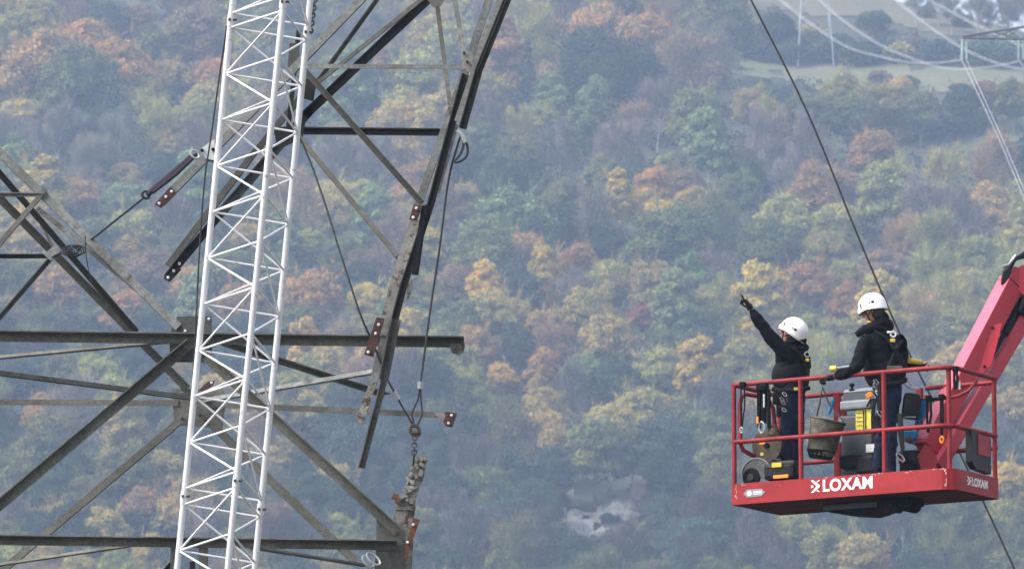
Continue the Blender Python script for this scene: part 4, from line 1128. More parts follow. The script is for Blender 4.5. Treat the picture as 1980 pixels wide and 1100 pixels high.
RT = .024
HT, HM = 1.185, .62
def rail(pts, name, mat='red_rail', r=RT, sm=True, n=10):
    mb = MB(); mb.tube([P(*p) for p in pts], r, n); return mb.build(name, M[mat], bk, smooth=sm)
def corner(h, ins=.0):
    c = .17; A = LA - ins
    return [(A - c + math.sin(t) * c, c - math.cos(t) * c + ins, h) for t in [math.pi / 2 * k / 6 for k in range(7)]]
rail([(0.0, 0.02, HT)] + corner(HT, .02) + [(LA - .02, LB, HT)], "top_rail")
rail([(0.0, 0.02, HM)] + corner(HM, .02) + [(LA - .02, LB, HM)], "mid_rail")
rail([(0.02, .0, HT - .0), (0.02, LB, HT)], "side_rail")
rail([(.0, LB - .02, HT - .02), (1.28, LB - .02, HT - .02)], "back_rail"); rail([(.6, LB - .02, HT - .11), (1.28, LB - .02, HT - .11)], "back_rail")
rail([(.02, LB - .02, HM - .12), (LA, LB - .02, HM - .12)], "back_rail")
rail([(1.66, LB - .02, HT - .04), (LA, LB - .02, HT - .04)], "back_rail")
for a in (.02, apx(1549.5), apx(1711)):
    rail([(a, .02, .19), (a, .02, HT)], "post")
rail([(LA - .075, .09, .19), (LA - .075, .09, HT)], "post"); rail([(LA - .02, LB - .03, .19), (LA - .02, LB - .03, HT)], "post")
rail([(.02, LB - .03, .19), (.02, LB - .03, HT)], "post")
# wide flat uprights of the rear gate frame
for px, w in ((1622, .07), (1783, .06)):
    a = (px - 1415 - 88) / 427 * LA
    mb = MB(); mb.bbox(P(a, LB - .03, .66), (w, .05, .98), BM, .008); mb.bbox(P(a + .085, LB - .05, .62), (.045, .05, .9), BM, .008)
    mb.build("gate_post", M['red_rail'], bk)
    mb = MB(); mb.bbox(P(a + .0, LB - .075, .80), (.045, .03, .085), BM, .004); mb.build("amber_tag", M['yellow_tag'], bk)
# hoop gate at the far end
hp = [(.075, .0 + .05, .60), (.065, .06, 1.0), (.075, .08, 1.07), (.10, .12, 1.10), (.18, .24, 1.09), (.235, .34, 1.05), (.26, .38, .98), (.275, .42, .62), (.27, .42, .56)]
rail(hp, "gate_hoop", r=.022)
rail([(.075, .05, .60), (.09, .08, .54), (.14, .16, .50), (.26, .40, .47), (.45, .6, .47)], "gate_hoop", r=.022)
mb = MB(); mb.bbox(P(.30, .36, .58), (.06, .03, .22), BM, .006); mb.build("gate_latch", M['red_rail'], bk)
# controls shelf loop on the boom side
rail([(1.74, .62, .97), (2.2, .45, .955), (2.30, .42, .96), (2.40, .42, 1.0), (2.45, .5, 1.10)], "grab_rail", r=.016)
rail([(1.74, .62, .97), (2.2, .45, .955)], "grab_rail_grip", 'black', r=.019)
# mounting below
mb = MB(); mb.bbox(P(1.17, .40, -.05), (.66, .16, .055), BM, .01); mb.build("mount_beam", M['grey_box'], bk)
mb = MB(); mb.prism([P(.80, .36, -.07), P(1.42, .36, -.07), P(1.50, .36, -.04), P(1.46, .36, -.13), P(1.34, .36, -.155), P(1.1, .36, -.13)], EY * .22); mb.build("mount_shoe", M['black'], bk)
mb = MB(); mb.cyl(P(1.54, .26, -.07), P(1.54, .44, -.07), .075, 14); mb.cyl(P(1.64, .2, -.10), P(1.64, .4, -.10), .05, 12); mb.cyl(P(1.76, .30, -.07), P(1.76, .5, -.07), .075, 14); mb.bbox(P(1.66, .42, -.04), (.34, .3, .08), BM, .02)
mb.build("pivot_housing", M['black'], bk, smooth=True)
mb = MB(); mb.bbox(P(1.62, .24, -.13), (.09, .05, .05), BM, .01); mb.build("hydraulic_block", M['red_under'], bk)

# ------------------------------------------------------------------ the jib and boom
jib = thing("lift_boom", P(1.75, LB + .1, .2), "glossy red telescopic boom with parallel lower strut carrying the basket", "boom")
psi = R(52)
J0 = at(1789, 868, 58.5); J1 = at(1966, 528, 59.15)
ax = (J1 - J0).normalized(); sidev = Vector((math.cos(psi), -math.sin(psi), 0)); sidev = (sidev - ax * sidev.dot(ax)).normalized(); topv = sidev.cross(ax).normalized()
if topv.y > 0: topv = -topv
JM = Matrix((sidev, topv, ax)).transposed()
Lj = (J1 - J0).length
mb = MB(); mb.bbox((J0 + J1) / 2, (.18, .20, Lj), JM, .012); arm = mb.build("jib_arm", M['boom'], jib)
mb = MB(); mb.bbox((J0 + J1) / 2 + topv * .1025 - ax * .03, (.172, .006, Lj * .93), JM, .002); mb.build("top_light_skin", M['boom_lit'], jib)  # added skin whose paler colour paints the light on the arm's top
dC = 58.66
mb = MB(); mb.prism([at(x, y, dC + (812 - y) * .0011) for x, y in [(1916, 630), (1938, 624), (1917, 706), (1880, 742), (1862, 770), (1836, 790), (1846, 742), (1872, 704)]], -sidev * -.012 + Vector((0, .06, 0))); cov = mb.build("cover_plate", M['boom'], jib)
for x, y in ((1920, 634), (1906, 657), (1894, 681), (1881, 703), (1904, 709)):
    mb = MB(); c = at(x, y, dC + (812 - y) * .0011); mb.cyl(c + Vector((0, .01, 0)), c + Vector((0, -.014, 0)), .016, 8); mb.build("cover_bolt", M['red_under'], cov)
mb = MB(); mb.bbox(J0 + ax * (Lj * .93), (.186, .212, .012), JM, .003); mb.build("weld_seam", M['red_under'], jib)
S0 = at(1812, 905, 58.45); S1 = at(1995, 590, 59.3)
ax2 = (S1 - S0).normalized(); s2 = (sidev - ax2 * sidev.dot(ax2)).normalized(); t2 = s2.cross(ax2).normalized()
if t2.y > 0: t2 = -t2
mb = MB(); mb.bbox((S0 + S1) / 2, (.12, .13, (S1 - S0).length), Matrix((s2, t2, ax2)).transposed(), .012); mb.build("lower_strut", M['boom'], jib)
mb = MB(); mb.bbox((S0 + S1) / 2 + t2 * .0675, (.112, .005, (S1 - S0).length * .97), Matrix((s2, t2, ax2)).transposed(), .002); mb.build("strut_light_skin", M['boom_lit'], jib)  # same painted light as a thin skin on the strut
# cylinder between the two
mb = MB(); c0 = at(1918, 688, 58.95); c1 = at(1984, 566, 59.3); mb.cyl(c0, c0.lerp(c1, .55), .026, 12); mb.cyl(c0.lerp(c1, .35), c1 + (c1 - c0) * .3, .048, 14); mb.build("hydraulic_cylinder", M['black_gl'], jib, smooth=True)
# hoses and clamp at the boom head
mb = MB()
for k in range(4):
    mb.tube([at(1938 + 3 * k, 550 - 2 * k, 59.0), at(1941 + 4 * k, 528 - 3 * k, 59.0), at(1950 + 4 * k, 511 - 3 * k, 59.05), at(1966 + 3 * k, 500 - 2 * k, 59.1), at(1985, 495 - 3 * k, 59.2), at(2010, 500 - 3 * k, 59.4)], .020, 7)
mb.build("hydraulic_hose", M['black_gl'], jib, smooth=True)
mb = MB(); mb.tube([at(1937, 516, 58.95), at(1950, 512, 58.98), at(1958, 502, 59.0), at(1964, 494, 59.0)], .014, 6); mb.build("hose_clamp", M['galv'], jib, smooth=True)
mb = MB(); mb.prism([at(x, y, 59.05) for x, y in [(1955, 548), (1964, 520), (1978, 512), (2030, 540), (2030, 600), (1990, 580)]], (0, .16, 0)); mb.build("boom_head", M['boom'], jib)
mb = MB(); mb.bbox(at(1990, 590, 59.25), (.20, .2, .34), JM, .04); mb.build("pivot_bracket", M['black_gl'], jib)
# the main boom beyond the frame edge, folding down to the machine
K0 = at(2010, 560, 59.4); K1 = at(2300, 1000, 60.5); axk = (K1 - K0).normalized(); sk = axk.cross(Vector((0, 1, 0))).normalized()
mb = MB(); mb.bbox((K0 + K1) / 2, (.28, .26, (K1 - K0).length), Matrix((sk, axk.cross(sk), axk)).transposed(), .02); mb.build("main_boom", M['boom'], jib)
# link plates at the basket end
mb = MB()
for k in (0, .30):
    mb = MB(); mb.prism([at(x, y, 58.2 + k) for x, y in [(1782, 912), (1774, 880), (1788, 858), (1802, 866), (1812, 885), (1810, 914)]], (0, .03, 0)); mb.build("link_plate", M['red_rail'], jib)

# ------------------------------------------------------------------ things in and on the basket
def hang(name, mat, px, py0, py1, b, w, label, cat, group=None, d=.02):
    a = (px - 1415 - 92 * b) / 175.6
    q0 = P(a, b, 0); h0 = h_at(px, py0, b); h1 = h_at(px, py1, b)
    mb = MB(); mb.bbox(P(a, b, (h0 + h1) / 2), (w, d, abs(h0 - h1)), BM, .006)
    return tag(mb.build(name, M[mat]), label, cat, group)
def h_at(px, py, b):
    """height above the basket's lower edge of the point seen at photo pixel px, py, at depth b"""
    a = (px - 1415 - 92 * b) / 175.6
    q = P(a, b, 0)
    return at(px, py, q.y).z - q.z
def pt(px, py, b):
    a = (px - 1415 - 92 * b) / 175.6
    return P(a, b, h_at(px, py, b))

# control console
con = thing("control_console", pt(1670, 915, .55), "grey control console with joystick and yellow instruction sticker inside the basket", "control console")
mb = MB(); mb.bbox(pt(1668, 862, .62), (.34, .22, .60), BM, .03); mb.build("column", M['grey_box'], con)
mb = MB(); mb.prism([pt(1633, 778, .5), pt(1696, 770, .5), pt(1698, 755, .5), pt(1634, 760, .5)], EY * .26); mb.build("control_panel", M['grey_box'], con)
mb = MB(); mb.prism([pt(1633, 759, .5), pt(1697, 754, .5), pt(1694, 748, .62), pt(1636, 753, .62)], EY * .20); mb.build("panel_top", M['grey_lt'], con)
mb = MB(); mb.bbox(pt(1661, 783, .52), (.34, .12, .09), BM, .02); mb.build("panel_front", M['grey_lt'], con)
mb = MB(); mb.tube([pt(1650, 756, .56), pt(1650, 748, .56)], [.014, .012], 8); mb.ball(pt(1650, 744, .56), (.028, .028, .02)); mb.ball(pt(1650, 754, .56), (.03, .03, .014)); mb.build("joystick", M['black'], con, smooth=True)
mb = MB(); mb.bbox(pt(1672, 812, .50), (.17, .006, .21), BM, .002); ys = mb.build("instruction_sticker", M['yellow'], con)
mb = MB()
for x in (1672, 1676): mb.bbox(pt(x, 812, .49), (.007, .005, .20), BM, .001)
for y in (798, 806, 814, 822): mb.bbox(pt(1664, y, .49), (.07, .004, .004), BM, .001)
mb.build("sticker_print", M['black'], ys)
mb = MB(); mb.bbox(pt(1686, 866, .50), (.11, .006, .08), BM, .003); mb.build("white_label", M['letter'], con)
mb = MB(); mb.bbox(pt(1648, 893, .48), (.22, .14, .13), BM, .03); mb.bbox(pt(1680, 900, .48), (.2, .16, .18), BM, .03); mb.build("foot_pedal_box", M['black_gl'], con)
mb = MB(); mb.bbox(pt(1637, 830, .66), (.14, .05, .26), BM, .01); mb.build("document_holder", M['grey_lt'], con)
# canvas tool bucket hung from the rail
bu = thing("canvas_bucket", pt(1598, 888, .18), "dirty grey canvas tool bucket hanging between the two workers", "tool bucket")
mb = MB(); c0, c1 = pt(1588, 880, .2), pt(1604, 812, .2)
mb.tube([c0, c0.lerp(c1, .12), c0.lerp(c1, .6), c1], [.125, .14, .155, .175], 18); mb.build("canvas_body", M['canvas'], bu, smooth=True)
mb = MB(); mb.tube([c0 - Vector((0, 0, .035)), c0 + (c1 - c0) * .14], [.11, .146], 18); mb.build("rubber_base", M['black'], bu, smooth=True)
mb = MB(); mb.torus(c1, (c1 - c0), .172, .012, 20, 6); mb.build("rim", M['canvas'], bu, smooth=True)
mb = MB(); mb.tube([pt(1580, 812, .2), pt(1588, 780, .15), pt(1594, 748, .06), pt(1606, 780, .15), pt(1634, 815, .2)], .009, 6); mb.build("rope_handle", M['canvas'], bu, smooth=True)
tag((lambda m_: (m_.tube([pt(1605, 800, .2), pt(1612, 782, .2), pt(1616, 772, .2)], .018, 7), m_.build("strap", M['blue'], smooth=True))[1])(MB()), "blue strap end sticking out of the canvas bucket", "strap")
M['guard'] = paint('worn grey guard', (0.075, 0.078, 0.08), 0.5, 0.25, 14, spots=(0.2, 0.2, 0.2), spot_amt=0.64, spot_scale=30)
# battery cut-off saw lying on the floor at the gate end
sw = thing("cutoff_saw", pt(1490, 945, .15), "dark grey cut-off saw with disc guard and orange trim lying at the gate end", "saw")
mb = MB(); c = pt(1463, 916, .12)
pts = []
for k in range(13):
    t = R(-20) + R(200) * k / 12
    pts.append(c + EX * (math.cos(t) * .165) + EZ * (math.sin(t) * .155))
mb.prism(pts, EY * .09); mb.build("disc_guard", M['guard'], sw, smooth=False)
mb = MB(); mb.tube([c + EX * (math.cos(R(-20 + 200 * k / 16)) * .165) + EZ * (math.sin(R(-20 + 200 * k / 16)) * .155) - EY * .002 for k in range(17)], .008, 6); mb.build("guard_rim", M['grey_lt'], sw, smooth=True)
mb = MB(); mb.cyl(c - EX * .055 - EY * .014 - EZ * .03, c - EX * .055 + EY * .02 - EZ * .03, .092, 24); mb.build("cutting_disc", M['black'], sw)
mb = MB(); mb.cyl(c - EX * .055 - EY * .024 - EZ * .03, c - EX * .055 + EY * .02 - EZ * .03, .035, 14); mb.build("disc_hub", M['tool_grey'], sw)
mb = MB(); mb.bbox(pt(1516, 912, .14), (.34, .2, .17), BM, .04); mb.build("motor_body", M['black_gl'], sw)
mb = MB(); mb.bbox(pt(1522, 897, .12), (.27, .16, .05), BM, .015); mb.build("top_cover", M['tool_grey'], sw)
mb = MB(); mb.bbox(pt(1504, 899, .03), (.11, .02, .045), BM, .006); mb.build("orange_panel", M['yellow_tag'], sw)
mb = MB(); mb.bbox(pt(1512, 921, .03), (.17, .02, .035), BM, .006); mb.build("orange_trim", M['orange'], sw)
mb = MB(); mb.tube([pt(1480, 915, .12), pt(1487, 900, .12), pt(1497, 888, .12), pt(1509, 889, .12), pt(1514, 899, .12)], .017, 8); mb.build("front_handle", M['tool_grey'], sw, smooth=True)
# brown snatch block
pb = thing("pulley_block", pt(1488, 900, .22), "round brown steel pulley block standing behind the saw", "pulley block")
mb = MB(); c = pt(1487, 862, .22); mb.cyl(c - EY * .035, c + EY * .035, .165, 28); mb.build("cheek_plate", M['brown'], pb, smooth=True)
mb = MB(); c2 = pt(1497, 834, .22); mb.bbox(pt(1490, 840, .22), (.22, .085, .09), BM, .02); mb.torus(c2 + EZ * .01 - EY * .03, -EY, .045, .022, 16, 8); mb.build("head_eye", M['brown'], pb, smooth=True)
mb = MB(); mb.cyl(c - EY * .05, c + EY * .05, .028, 12); mb.build("axle", M['black'], pb)
mb = MB(); mb.bbox(c - EX * .05 + EZ * .03 - EY * .038, (.07, .004, .035), BM, .001); mb.build("orange_mark", M['orange'], pb)
mb = MB(); mb.bbox(c - EX * .055 - EZ * .08 - EY * .037, (.035, .004, .03), BM, .001); mb.build("yellow_mark", M['yellow'], pb)
# straps and tools on the front rail near the gate
def strap_on_rail(pxs, y0, y1, b, r, mat, label, tipmat=None, tip=0.05, gap=6):
    mb = MB(); mb.tube([pt(pxs, y0, b), pt(pxs - 1, (y0 + y1) / 2, b), pt(pxs, y1, b)], r, 6); mb.tube([pt(pxs + gap, y0, b), pt(pxs + gap + 1, (y0 + y1) / 2, b), pt(pxs + 1, y1, b)], r, 6)
    mb.bbox(pt(pxs + gap / 2, y0 + 1, b), (.055, .05, .05), BM, .01)
    o = tag(mb.build("hanging_strap", M[mat], smooth=True), label, "strap", "straps hung on the basket rails")
    if tipmat:
        mb = MB(); mb.torus(pt(pxs, y1 + 5, b), -EY, tip * .55, .008, 14, 6, sx=.5, xdir=EX); mb.build("end_clip", M[tipmat], o, smooth=True)
    return o
strap_on_rail(1435, 742, 826, -.02, .007, 'black', "thin dark wire strop over the front rail inside the hoop gate", 'galv')
mb = MB(); mb.bbox(pt(1477, 748, .0), (.12, .09, .085), BM, .03); mb.tube([pt(1470, 752, .0), pt(1470, 828, .02)], .022, 6); mb.tube([pt(1480, 752, .0), pt(1479, 818, .02)], .028, 6); mb.tube([pt(1489, 752, .0), pt(1489, 828, .02)], .02, 6)
o = tag(mb.build("harness_lanyard", M['black'], smooth=True), "bundle of black lanyards knotted on the front rail beside the pointing worker", "lanyard")
mb = MB(); mb.torus(pt(1475, 826, 0), -EY, .055, .009, 16, 6, sx=.55, xdir=EX); mb.build("carabiner", M['galv'], o, smooth=True)
mb = MB(); mb.bbox(pt(1480, 775, -.03), (.02, .012, .13), BM, .004); mb.build("steel_tag", M['galv'], o)
mb = MB(); mb.bbox(pt(1467, 812, -.02), (.022, .014, .07), BM, .004); mb.build("orange_tag", M['orange'], o)
# straps on the boom side
strap_on_rail(1796, 768, 836, .5, .012, 'black', "black strap pair hanging inside the basket against the pink boom face")
o = strap_on_rail(1822, 766, 840, .42, .010, 'black', "single black strap with orange ring hanging before the red boom", None, gap=3)
mb = MB(); mb.torus(pt(1823, 850, .42), -EY, .03, .011, 14, 6, sx=.6, xdir=EX); mb.build("orange_ring", M['orange'], o, smooth=True)
o = strap_on_rail(1848, 712, 752, .06, .013, 'black', "short black strap with bright hook on the rounded rail corner", None, gap=4)
mb = MB(); mb.bbox(pt(1857, 744, .08), (.022, .012, .09), BM, .004); mb.build("bright_hook", M['galv'], o)
# blue webbing
tag((lambda m_: (m_.prism([pt(x, y, .55) for x, y in [(1786, 772), (1793, 776), (1790, 800), (1776, 824), (1770, 822), (1776, 796)]], EY * .03), m_.build("webbing_sling", M['blue']))[1])(MB()), "flat blue webbing sling hanging behind the middle rail", "sling")
mb = MB(); mb.prism([pt(x, y, .5) for x, y in [(1746, 834), (1772, 833), (1774, 840), (1762, 858), (1748, 852)]], EY * .05)
o = tag(mb.build("folded_webbing", M['blue']), "folded blue webbing with brown patch below the middle rail", "webbing")
mb = MB(); mb.ball(pt(1759, 850, .485), (.045, .02, .028), 8, BM); mb.build("brown_patch", M['rust2'], o, smooth=True)
# black box and drum on the floor by the boom
mb = MB(); mb.bbox(pt(1764, 885, .5), (.21, .18, .14), BM, .03)
o = tag(mb.build("black_case", M['black_gl']), "low black case on the basket floor beside the taller worker's boots", "case")
mb = MB(); mb.bbox(pt(1764, 872, .44), (.20, .05, .02), BM, .005); mb.build("lid_rim", M['tool_grey'], o)
mb = MB(); mb.bbox(pt(1764, 906, .5), (.19, .16, .10), BM, .02); mb.build("case_base", M['black'], o)
# black battery lamp on the end railing
mb = MB(); c = P(LA - .02, .62, .40)
mb.prism([P(LA - .04, .36, .61), P(LA - .04, .76, .57), P(LA - .04, .76, .22), P(LA - .04, .44, .24), P(LA - .04, .36, .30)], EX * .07)
o = tag(mb.build("lamp_housing", M['black_gl']), "black boxed lamp with red lens on the lettered end of the basket", "lamp")
mb = MB(); mb.bbox(P(LA + .034, .60, .48), (.012, .25, .20), BM, .004); mb.build("red_lens", M['red'], o)
# ------------------------------------------------------------------ the two workers
M['jacket'] = paint("black navy jacket", (0.0065, 0.007, 0.011), 0.75, 0.4, 6, bump=0.6, spec=0.1)
M['jeans'] = paint("dark blue work trousers", (0.011, 0.018, 0.05), 0.8, 0.4, 6, bump=0.5, spec=0.2)
M['skin'] = paint("skin", (0.48, 0.26, 0.18), 0.55, 0.06, 10)
M['glove'] = paint("black work glove", (0.02, 0.018, 0.015), 0.8, 0.3, 20, spec=0.1)
M['glove_grey'] = paint("worn glove palm", (0.12, 0.11, 0.08), 0.8, 0.25, 20)
M['boot'] = paint("dark boot", (0.02, 0.018, 0.016), 0.7, 0.2, 10)
M['helmet'] = paint("white helmet shell", (0.84, 0.84, 0.86), 0.32, 0.03, 6, spec=0.5)
M['hair'] = paint("dark hair", (0.03, 0.02, 0.015), 0.8, 0.2, 30)
M['strapb'] = paint("black strap", (0.013, 0.013, 0.014), 0.7, 0.2, 20, spec=0.1)
M['strapy'] = paint("yellow buckle", (0.62, 0.46, 0.06), 0.5, 0.1, 20)
MATS = ['jacket', 'jeans', 'skin', 'glove', 'boot', 'glove_grey']

def skin_body(name, J, E, origin, sub=3):
    """one continuous body grown along a skeleton; every face takes the cloth of the limb it lies on"""
    names = list(J); ix = {n: i for i, n in enumerate(names)}
    me = bpy.data.meshes.new(name)
    me.from_pydata([tuple(J[n][0] - origin) for n in names], [(ix[a], ix[b]) for a, b, _ in E], [])
    ob = bpy.data.objects.new(name, me); COL.objects.link(ob)
    sk = ob.modifiers.new("skin", 'SKIN'); sk.use_smooth_shade = True; sk.branch_smoothing = 0.6
    if not me.skin_vertices:
        bpy.context.view_layer.objects.active = ob
        try: me.attributes.new
        except Exception: pass
    sv = me.skin_vertices[0].data
    for i, n in enumerate(names):
        r = J[n][1]; sv[i].radius = r if isinstance(r, tuple) else (r, r); sv[i].use_root = (i == 0)
    ss = ob.modifiers.new("subsurf", 'SUBSURF'); ss.levels = sub; ss.render_levels = sub
    dg = bpy.context.evaluated_depsgraph_get()
    ev = bpy.data.meshes.new_from_object(ob.evaluated_get(dg))
    bpy.data.objects.remove(ob)
    return ev, [(J[a][0] - origin, J[b][0] - origin, m) for a, b, m in E]

def assign(ev, segs):
    ev.materials.clear()
    for m in MATS: ev.materials.append(M[m])
    for p in ev.polygons:
        best, bm_ = 1e9, 0
        for a, b, m in segs:
            ab = b - a; t = max(0, min(1, (p.center - a).dot(ab) / max(ab.dot(ab), 1e-9)))
            d = (p.center - a - ab * t).length
            if d < best: best, bm_ = d, m
        p.material_index = MATS.index(bm_); p.use_smooth = True

def add_raw(dst, vs, fs, mi):
    dst[0] += vs; o = dst[3]; dst[1] += [tuple(i + o for i in f) for f in fs]; dst[2] += [mi] * len(fs); dst[3] += len(vs)

def folds(ev):
    from mathutils import noise as mn
    for v in ev.vertices: pass
    ev.update()
    nor = [v.normal.copy() for v in ev.vertices]
    jack = set()
    for p in ev.polygons:
        if MATS[p.material_index] in ('jacket', 'jeans'): jack.update(p.vertices)
    for i in jack:
        v = ev.vertices[i]; c = v.co
        f = mn.noise(Vector((c.x * 9 + c.z * 6, c.y * 9, c.z * 14 - c.x * 5))) + .5 * mn.noise(c * 26)
        v.co = c + nor[i] * (0.013 * f)

def finish_person(name, ev, extra, loc, label, group=None):
    """joins fingers, face and ears (each rooted inside the body) to the body mesh"""
    vs = [tuple(v.co) for v in ev.vertices]; fs = [tuple(p.vertices) for p in ev.polygons]; ms = [p.material_index for p in ev.polygons]
    o = len(vs)
    for v2, f2, m2 in extra:
        o = len(vs); vs += [tuple(Vector(p) - loc) for p in v2]; fs += [tuple(i + o for i in f) for f in f2]; ms += [MATS.index(m2)] * len(f2)
    me = bpy.data.meshes.new(name); me.from_pydata(vs, [], fs)
    for m in MATS: me.materials.append(M[m])
    me.polygons.foreach_set("material_index", ms); me.polygons.foreach_set("use_smooth", [True] * len(fs))
    ob = bpy.data.objects.new(name, me); COL.objects.link(ob); ob.location = loc; ORG[ob] = Vector(loc)
    tag(ob, label, "person", group)
    return ob

def frame(f, up=Vector((0, 0, 1))):
    f = Vector(f).normalized(); s = f.cross(up).normalized(); u = s.cross(f).normalized()
    return Matrix((f, -s, u)).transposed()      # columns: forward, left, up

def head(c, f, tilt=Vector((0, 0, 1))):
    """skull, jaw, nose, lips, eyes and ears round centre c, facing f; pieces for the body mesh"""
    Fm = frame(f, tilt); out = []
    T = lambda x, y, z: Vector(c) + Fm @ Vector((x, y, z))
    bm = bmesh.new(); bmesh.ops.create_uvsphere(bm, u_segments=24, v_segments=16, radius=1)
    vs = []
    bm.verts.index_update()
    for v in bm.verts:
        x, y, z = v.co
        fx = x * .098; fy = y * .076; fzz = z * .118
        if z < 0:
            k = -z
            fy *= 1 - .32 * k * k; fx = fx * (1 - .22 * k) + .020 * k * (1 if x > -.2 else .3)
        if x > .75 and z < .35: fx *= .96
        # brow and eye sockets
        if x > .6 and .0 < z < .25 and .2 < abs(y) < .6: fx -= .009
        vs.append(T(fx, fy, fzz))
    out.append((vs, [tuple(v.index for v in fc.verts) for fc in bm.faces], 'skin')); bm.free()
    mb = MB(); mb.tube([T(.088, 0, .022), T(.104, 0, -.004), T(.114, 0, -.024), T(.094, 0, -.034)], [.009, .012, .016, .010], 8)
    mb.ball(T(.088, 0, -.058), (.012, .022, .008), 6, Fm)
    mb.ball(T(.078, 0, -.095), (.022, .026, .018), 6, Fm)
    for s in (-1, 1):
        mb.ball(T(-.008, s * .078, -.012), (.018, .010, .030), 6, Fm)
        mb.ball(T(.082, s * .030, .014), (.012, .014, .009), 6, Fm)
    out.append((mb.v, mb.f, 'skin'))
    mb = MB()
    for s in (-1, 1): mb.ball(T(.091, s * .030, .014), (.005, .006, .006), 5, Fm); mb.bbox(T(.093, s * .03, .034), (.008, .034, .007), Fm, .002)
    out.append((mb.v, mb.f, 'boot'))
    return out, T, Fm

def helmet(person, T, Fm):
    bm = bmesh.new(); bmesh.ops.create_uvsphere(bm, u_segments=32, v_segments=20, radius=1)
    dele = [v for v in bm.verts if v.co.z < -0.22]
    bmesh.ops.delete(bm, geom=dele, context='VERTS')
    mb = MB()
    def shape(p):
        x, y, z = p
        low = -.012 if x > 0.3 else (-.012 - .030 * (0.3 - x))
        rx, ry, rz = .142, .118, .128
        q = Vector((x * rx - .006, y * ry, z * rz + .045 + (low if z < .1 else 0)))
        if x > .55 and z < .12: q.x += .018 * (x - .55) / .45
        # two raised ridges
        if z > .3: q.z += .004 * max(0, 1 - abs(abs(y) - .3) * 8)
        return T(*q)
    mb.bm(bm, shape)
    h = mb.build("helmet", M['helmet'], person, smooth=True)
    mb = MB()                                                # inner shell and rim
    pts = []
    for k in range(25):
        t = 2 * math.pi * k / 24; x, y = math.cos(t), math.sin(t)
        z = -.22; s = math.sqrt(1 - z * z)
        low = -.012 if x * s > 0.3 else (-.012 - .030 * (0.3 - x * s))
        q = Vector((x * s * .142 - .006, y * s * .118, z * .128 + .045 + low))
        if x * s > .55: q.x += .018 * (x * s - .55) / .45
        pts.append(T(*q))
    mb.tube(pts, .005, 6); mb.build("helmet_rim", M['helmet'], h, smooth=True)
    mb = MB(); mb.ball(T(-.004, 0, .036), (.128, .106, .045), 8, Fm); mb.build("helmet_liner", M['strapb'], h, smooth=True)
    for s in (-1, 1):
        mb = MB(); mb.ball(T(-.055, s * .108, .052), (.020, .007, .013), 6, Fm); mb.ball(T(-.028, s * .112, .054), (.010, .006, .009), 6, Fm); mb.build("vent", M['black'], h, smooth=True)
        mb = MB(); mb.bbox(T(.075, s * .096, .060), (.014, .010, .040), Fm, .003); mb.build("lamp_clip", M['strapb'], h)
        mb = MB(); mb.bbox(T(.078, s * .094, .036), (.018, .012, .014), Fm, .003); mb.build("yellow_clip", M['strapy'], h)
        mb = MB()
        mb.tube([T(.070, s * .092, .03), T(.045, s * .086, -.045), T(.040, s * .060, -.10), T(.052, 0, -.125)], .0075, 6)
        mb.tube([T(-.055, s * .090, .02), T(.0, s * .090, -.030), T(.045, s * .084, -.05)], .0075, 6)
        mb.build("chin_strap", M['strapb'], h, smooth=True)
    mb = MB(); mb.bbox(T(.050, -.045, -.108), (.03, .03, .022), Fm, .006); mb.bbox(T(.050, .045, -.108), (.03, .03, .022), Fm, .006); mb.build("chin_buckle", M['strapy'], h)
    mb = MB(); mb.ball(T(-.032, 0, -.02), (.078, .080, .095), 10, Fm); mb.build('hair', M['hair'], person, smooth=True)
    return h

def fingers(wrist, hand_c, dirv, palm_n, spec, mat='glove', thumb=None, size=1.0):
    """palm and five fingers. dirv: wrist to knuckles, palm_n: out of the palm. spec: four bend amounts, 0 straight .. 1 closed"""
    d = Vector(dirv).normalized(); n = Vector(palm_n); n = (n - d * n.dot(d)).normalized(); s = d.cross(n).normalized()
    out = []
    mb = MB()
    Fm = Matrix((d, s, n)).transposed()
    mb.ball(hand_c, (.052 * size, .044 * size, .021 * size), 8, Fm)
    mb.tube([wrist, Vector(wrist).lerp(hand_c, .6), hand_c], [.030, .032, .028], 8)
    L = [.070, .080, .074, .058]
    for k in range(4):
        off = (1.5 - k) * .0205 * size
        p = Vector(hand_c) + d * .040 * size + s * off
        a = spec[k]
        ang = [a * 1.2, a * 1.6, a * 1.1]; t = 0; pts = [p - d * .02, p]
        for j in range(3):
            t += ang[j]
            dd = d * math.cos(t) + n * math.sin(t)
            p = p + dd * (L[k] * (.45, .32, .26)[j] * size)
            pts.append(p)
        mb.tube(pts, [.0105, .0110, .0100, .0092, .0078], 7)
        mb.ball(pts[-1], .0078, 5)
    tb = thumb if thumb is not None else .5
    p = Vector(hand_c) - d * .018 * size + s * .034 * size
    d1 = (d * .55 + s * (.9 - tb * .6) + n * (.15 + tb * .6)).normalized(); d2 = (d * .9 + s * (.2 - tb * .5) + n * (.1 + tb * .5)).normalized()
    mb.tube([p - s * .012, p, p + d1 * .036 * size, p + d1 * .036 * size + d2 * .032 * size], [.013, .0135, .0115, .009], 7)
    mb.ball(p + d1 * .036 * size + d2 * .032 * size, .009, 5)
    return (mb.v, mb.f, mat)

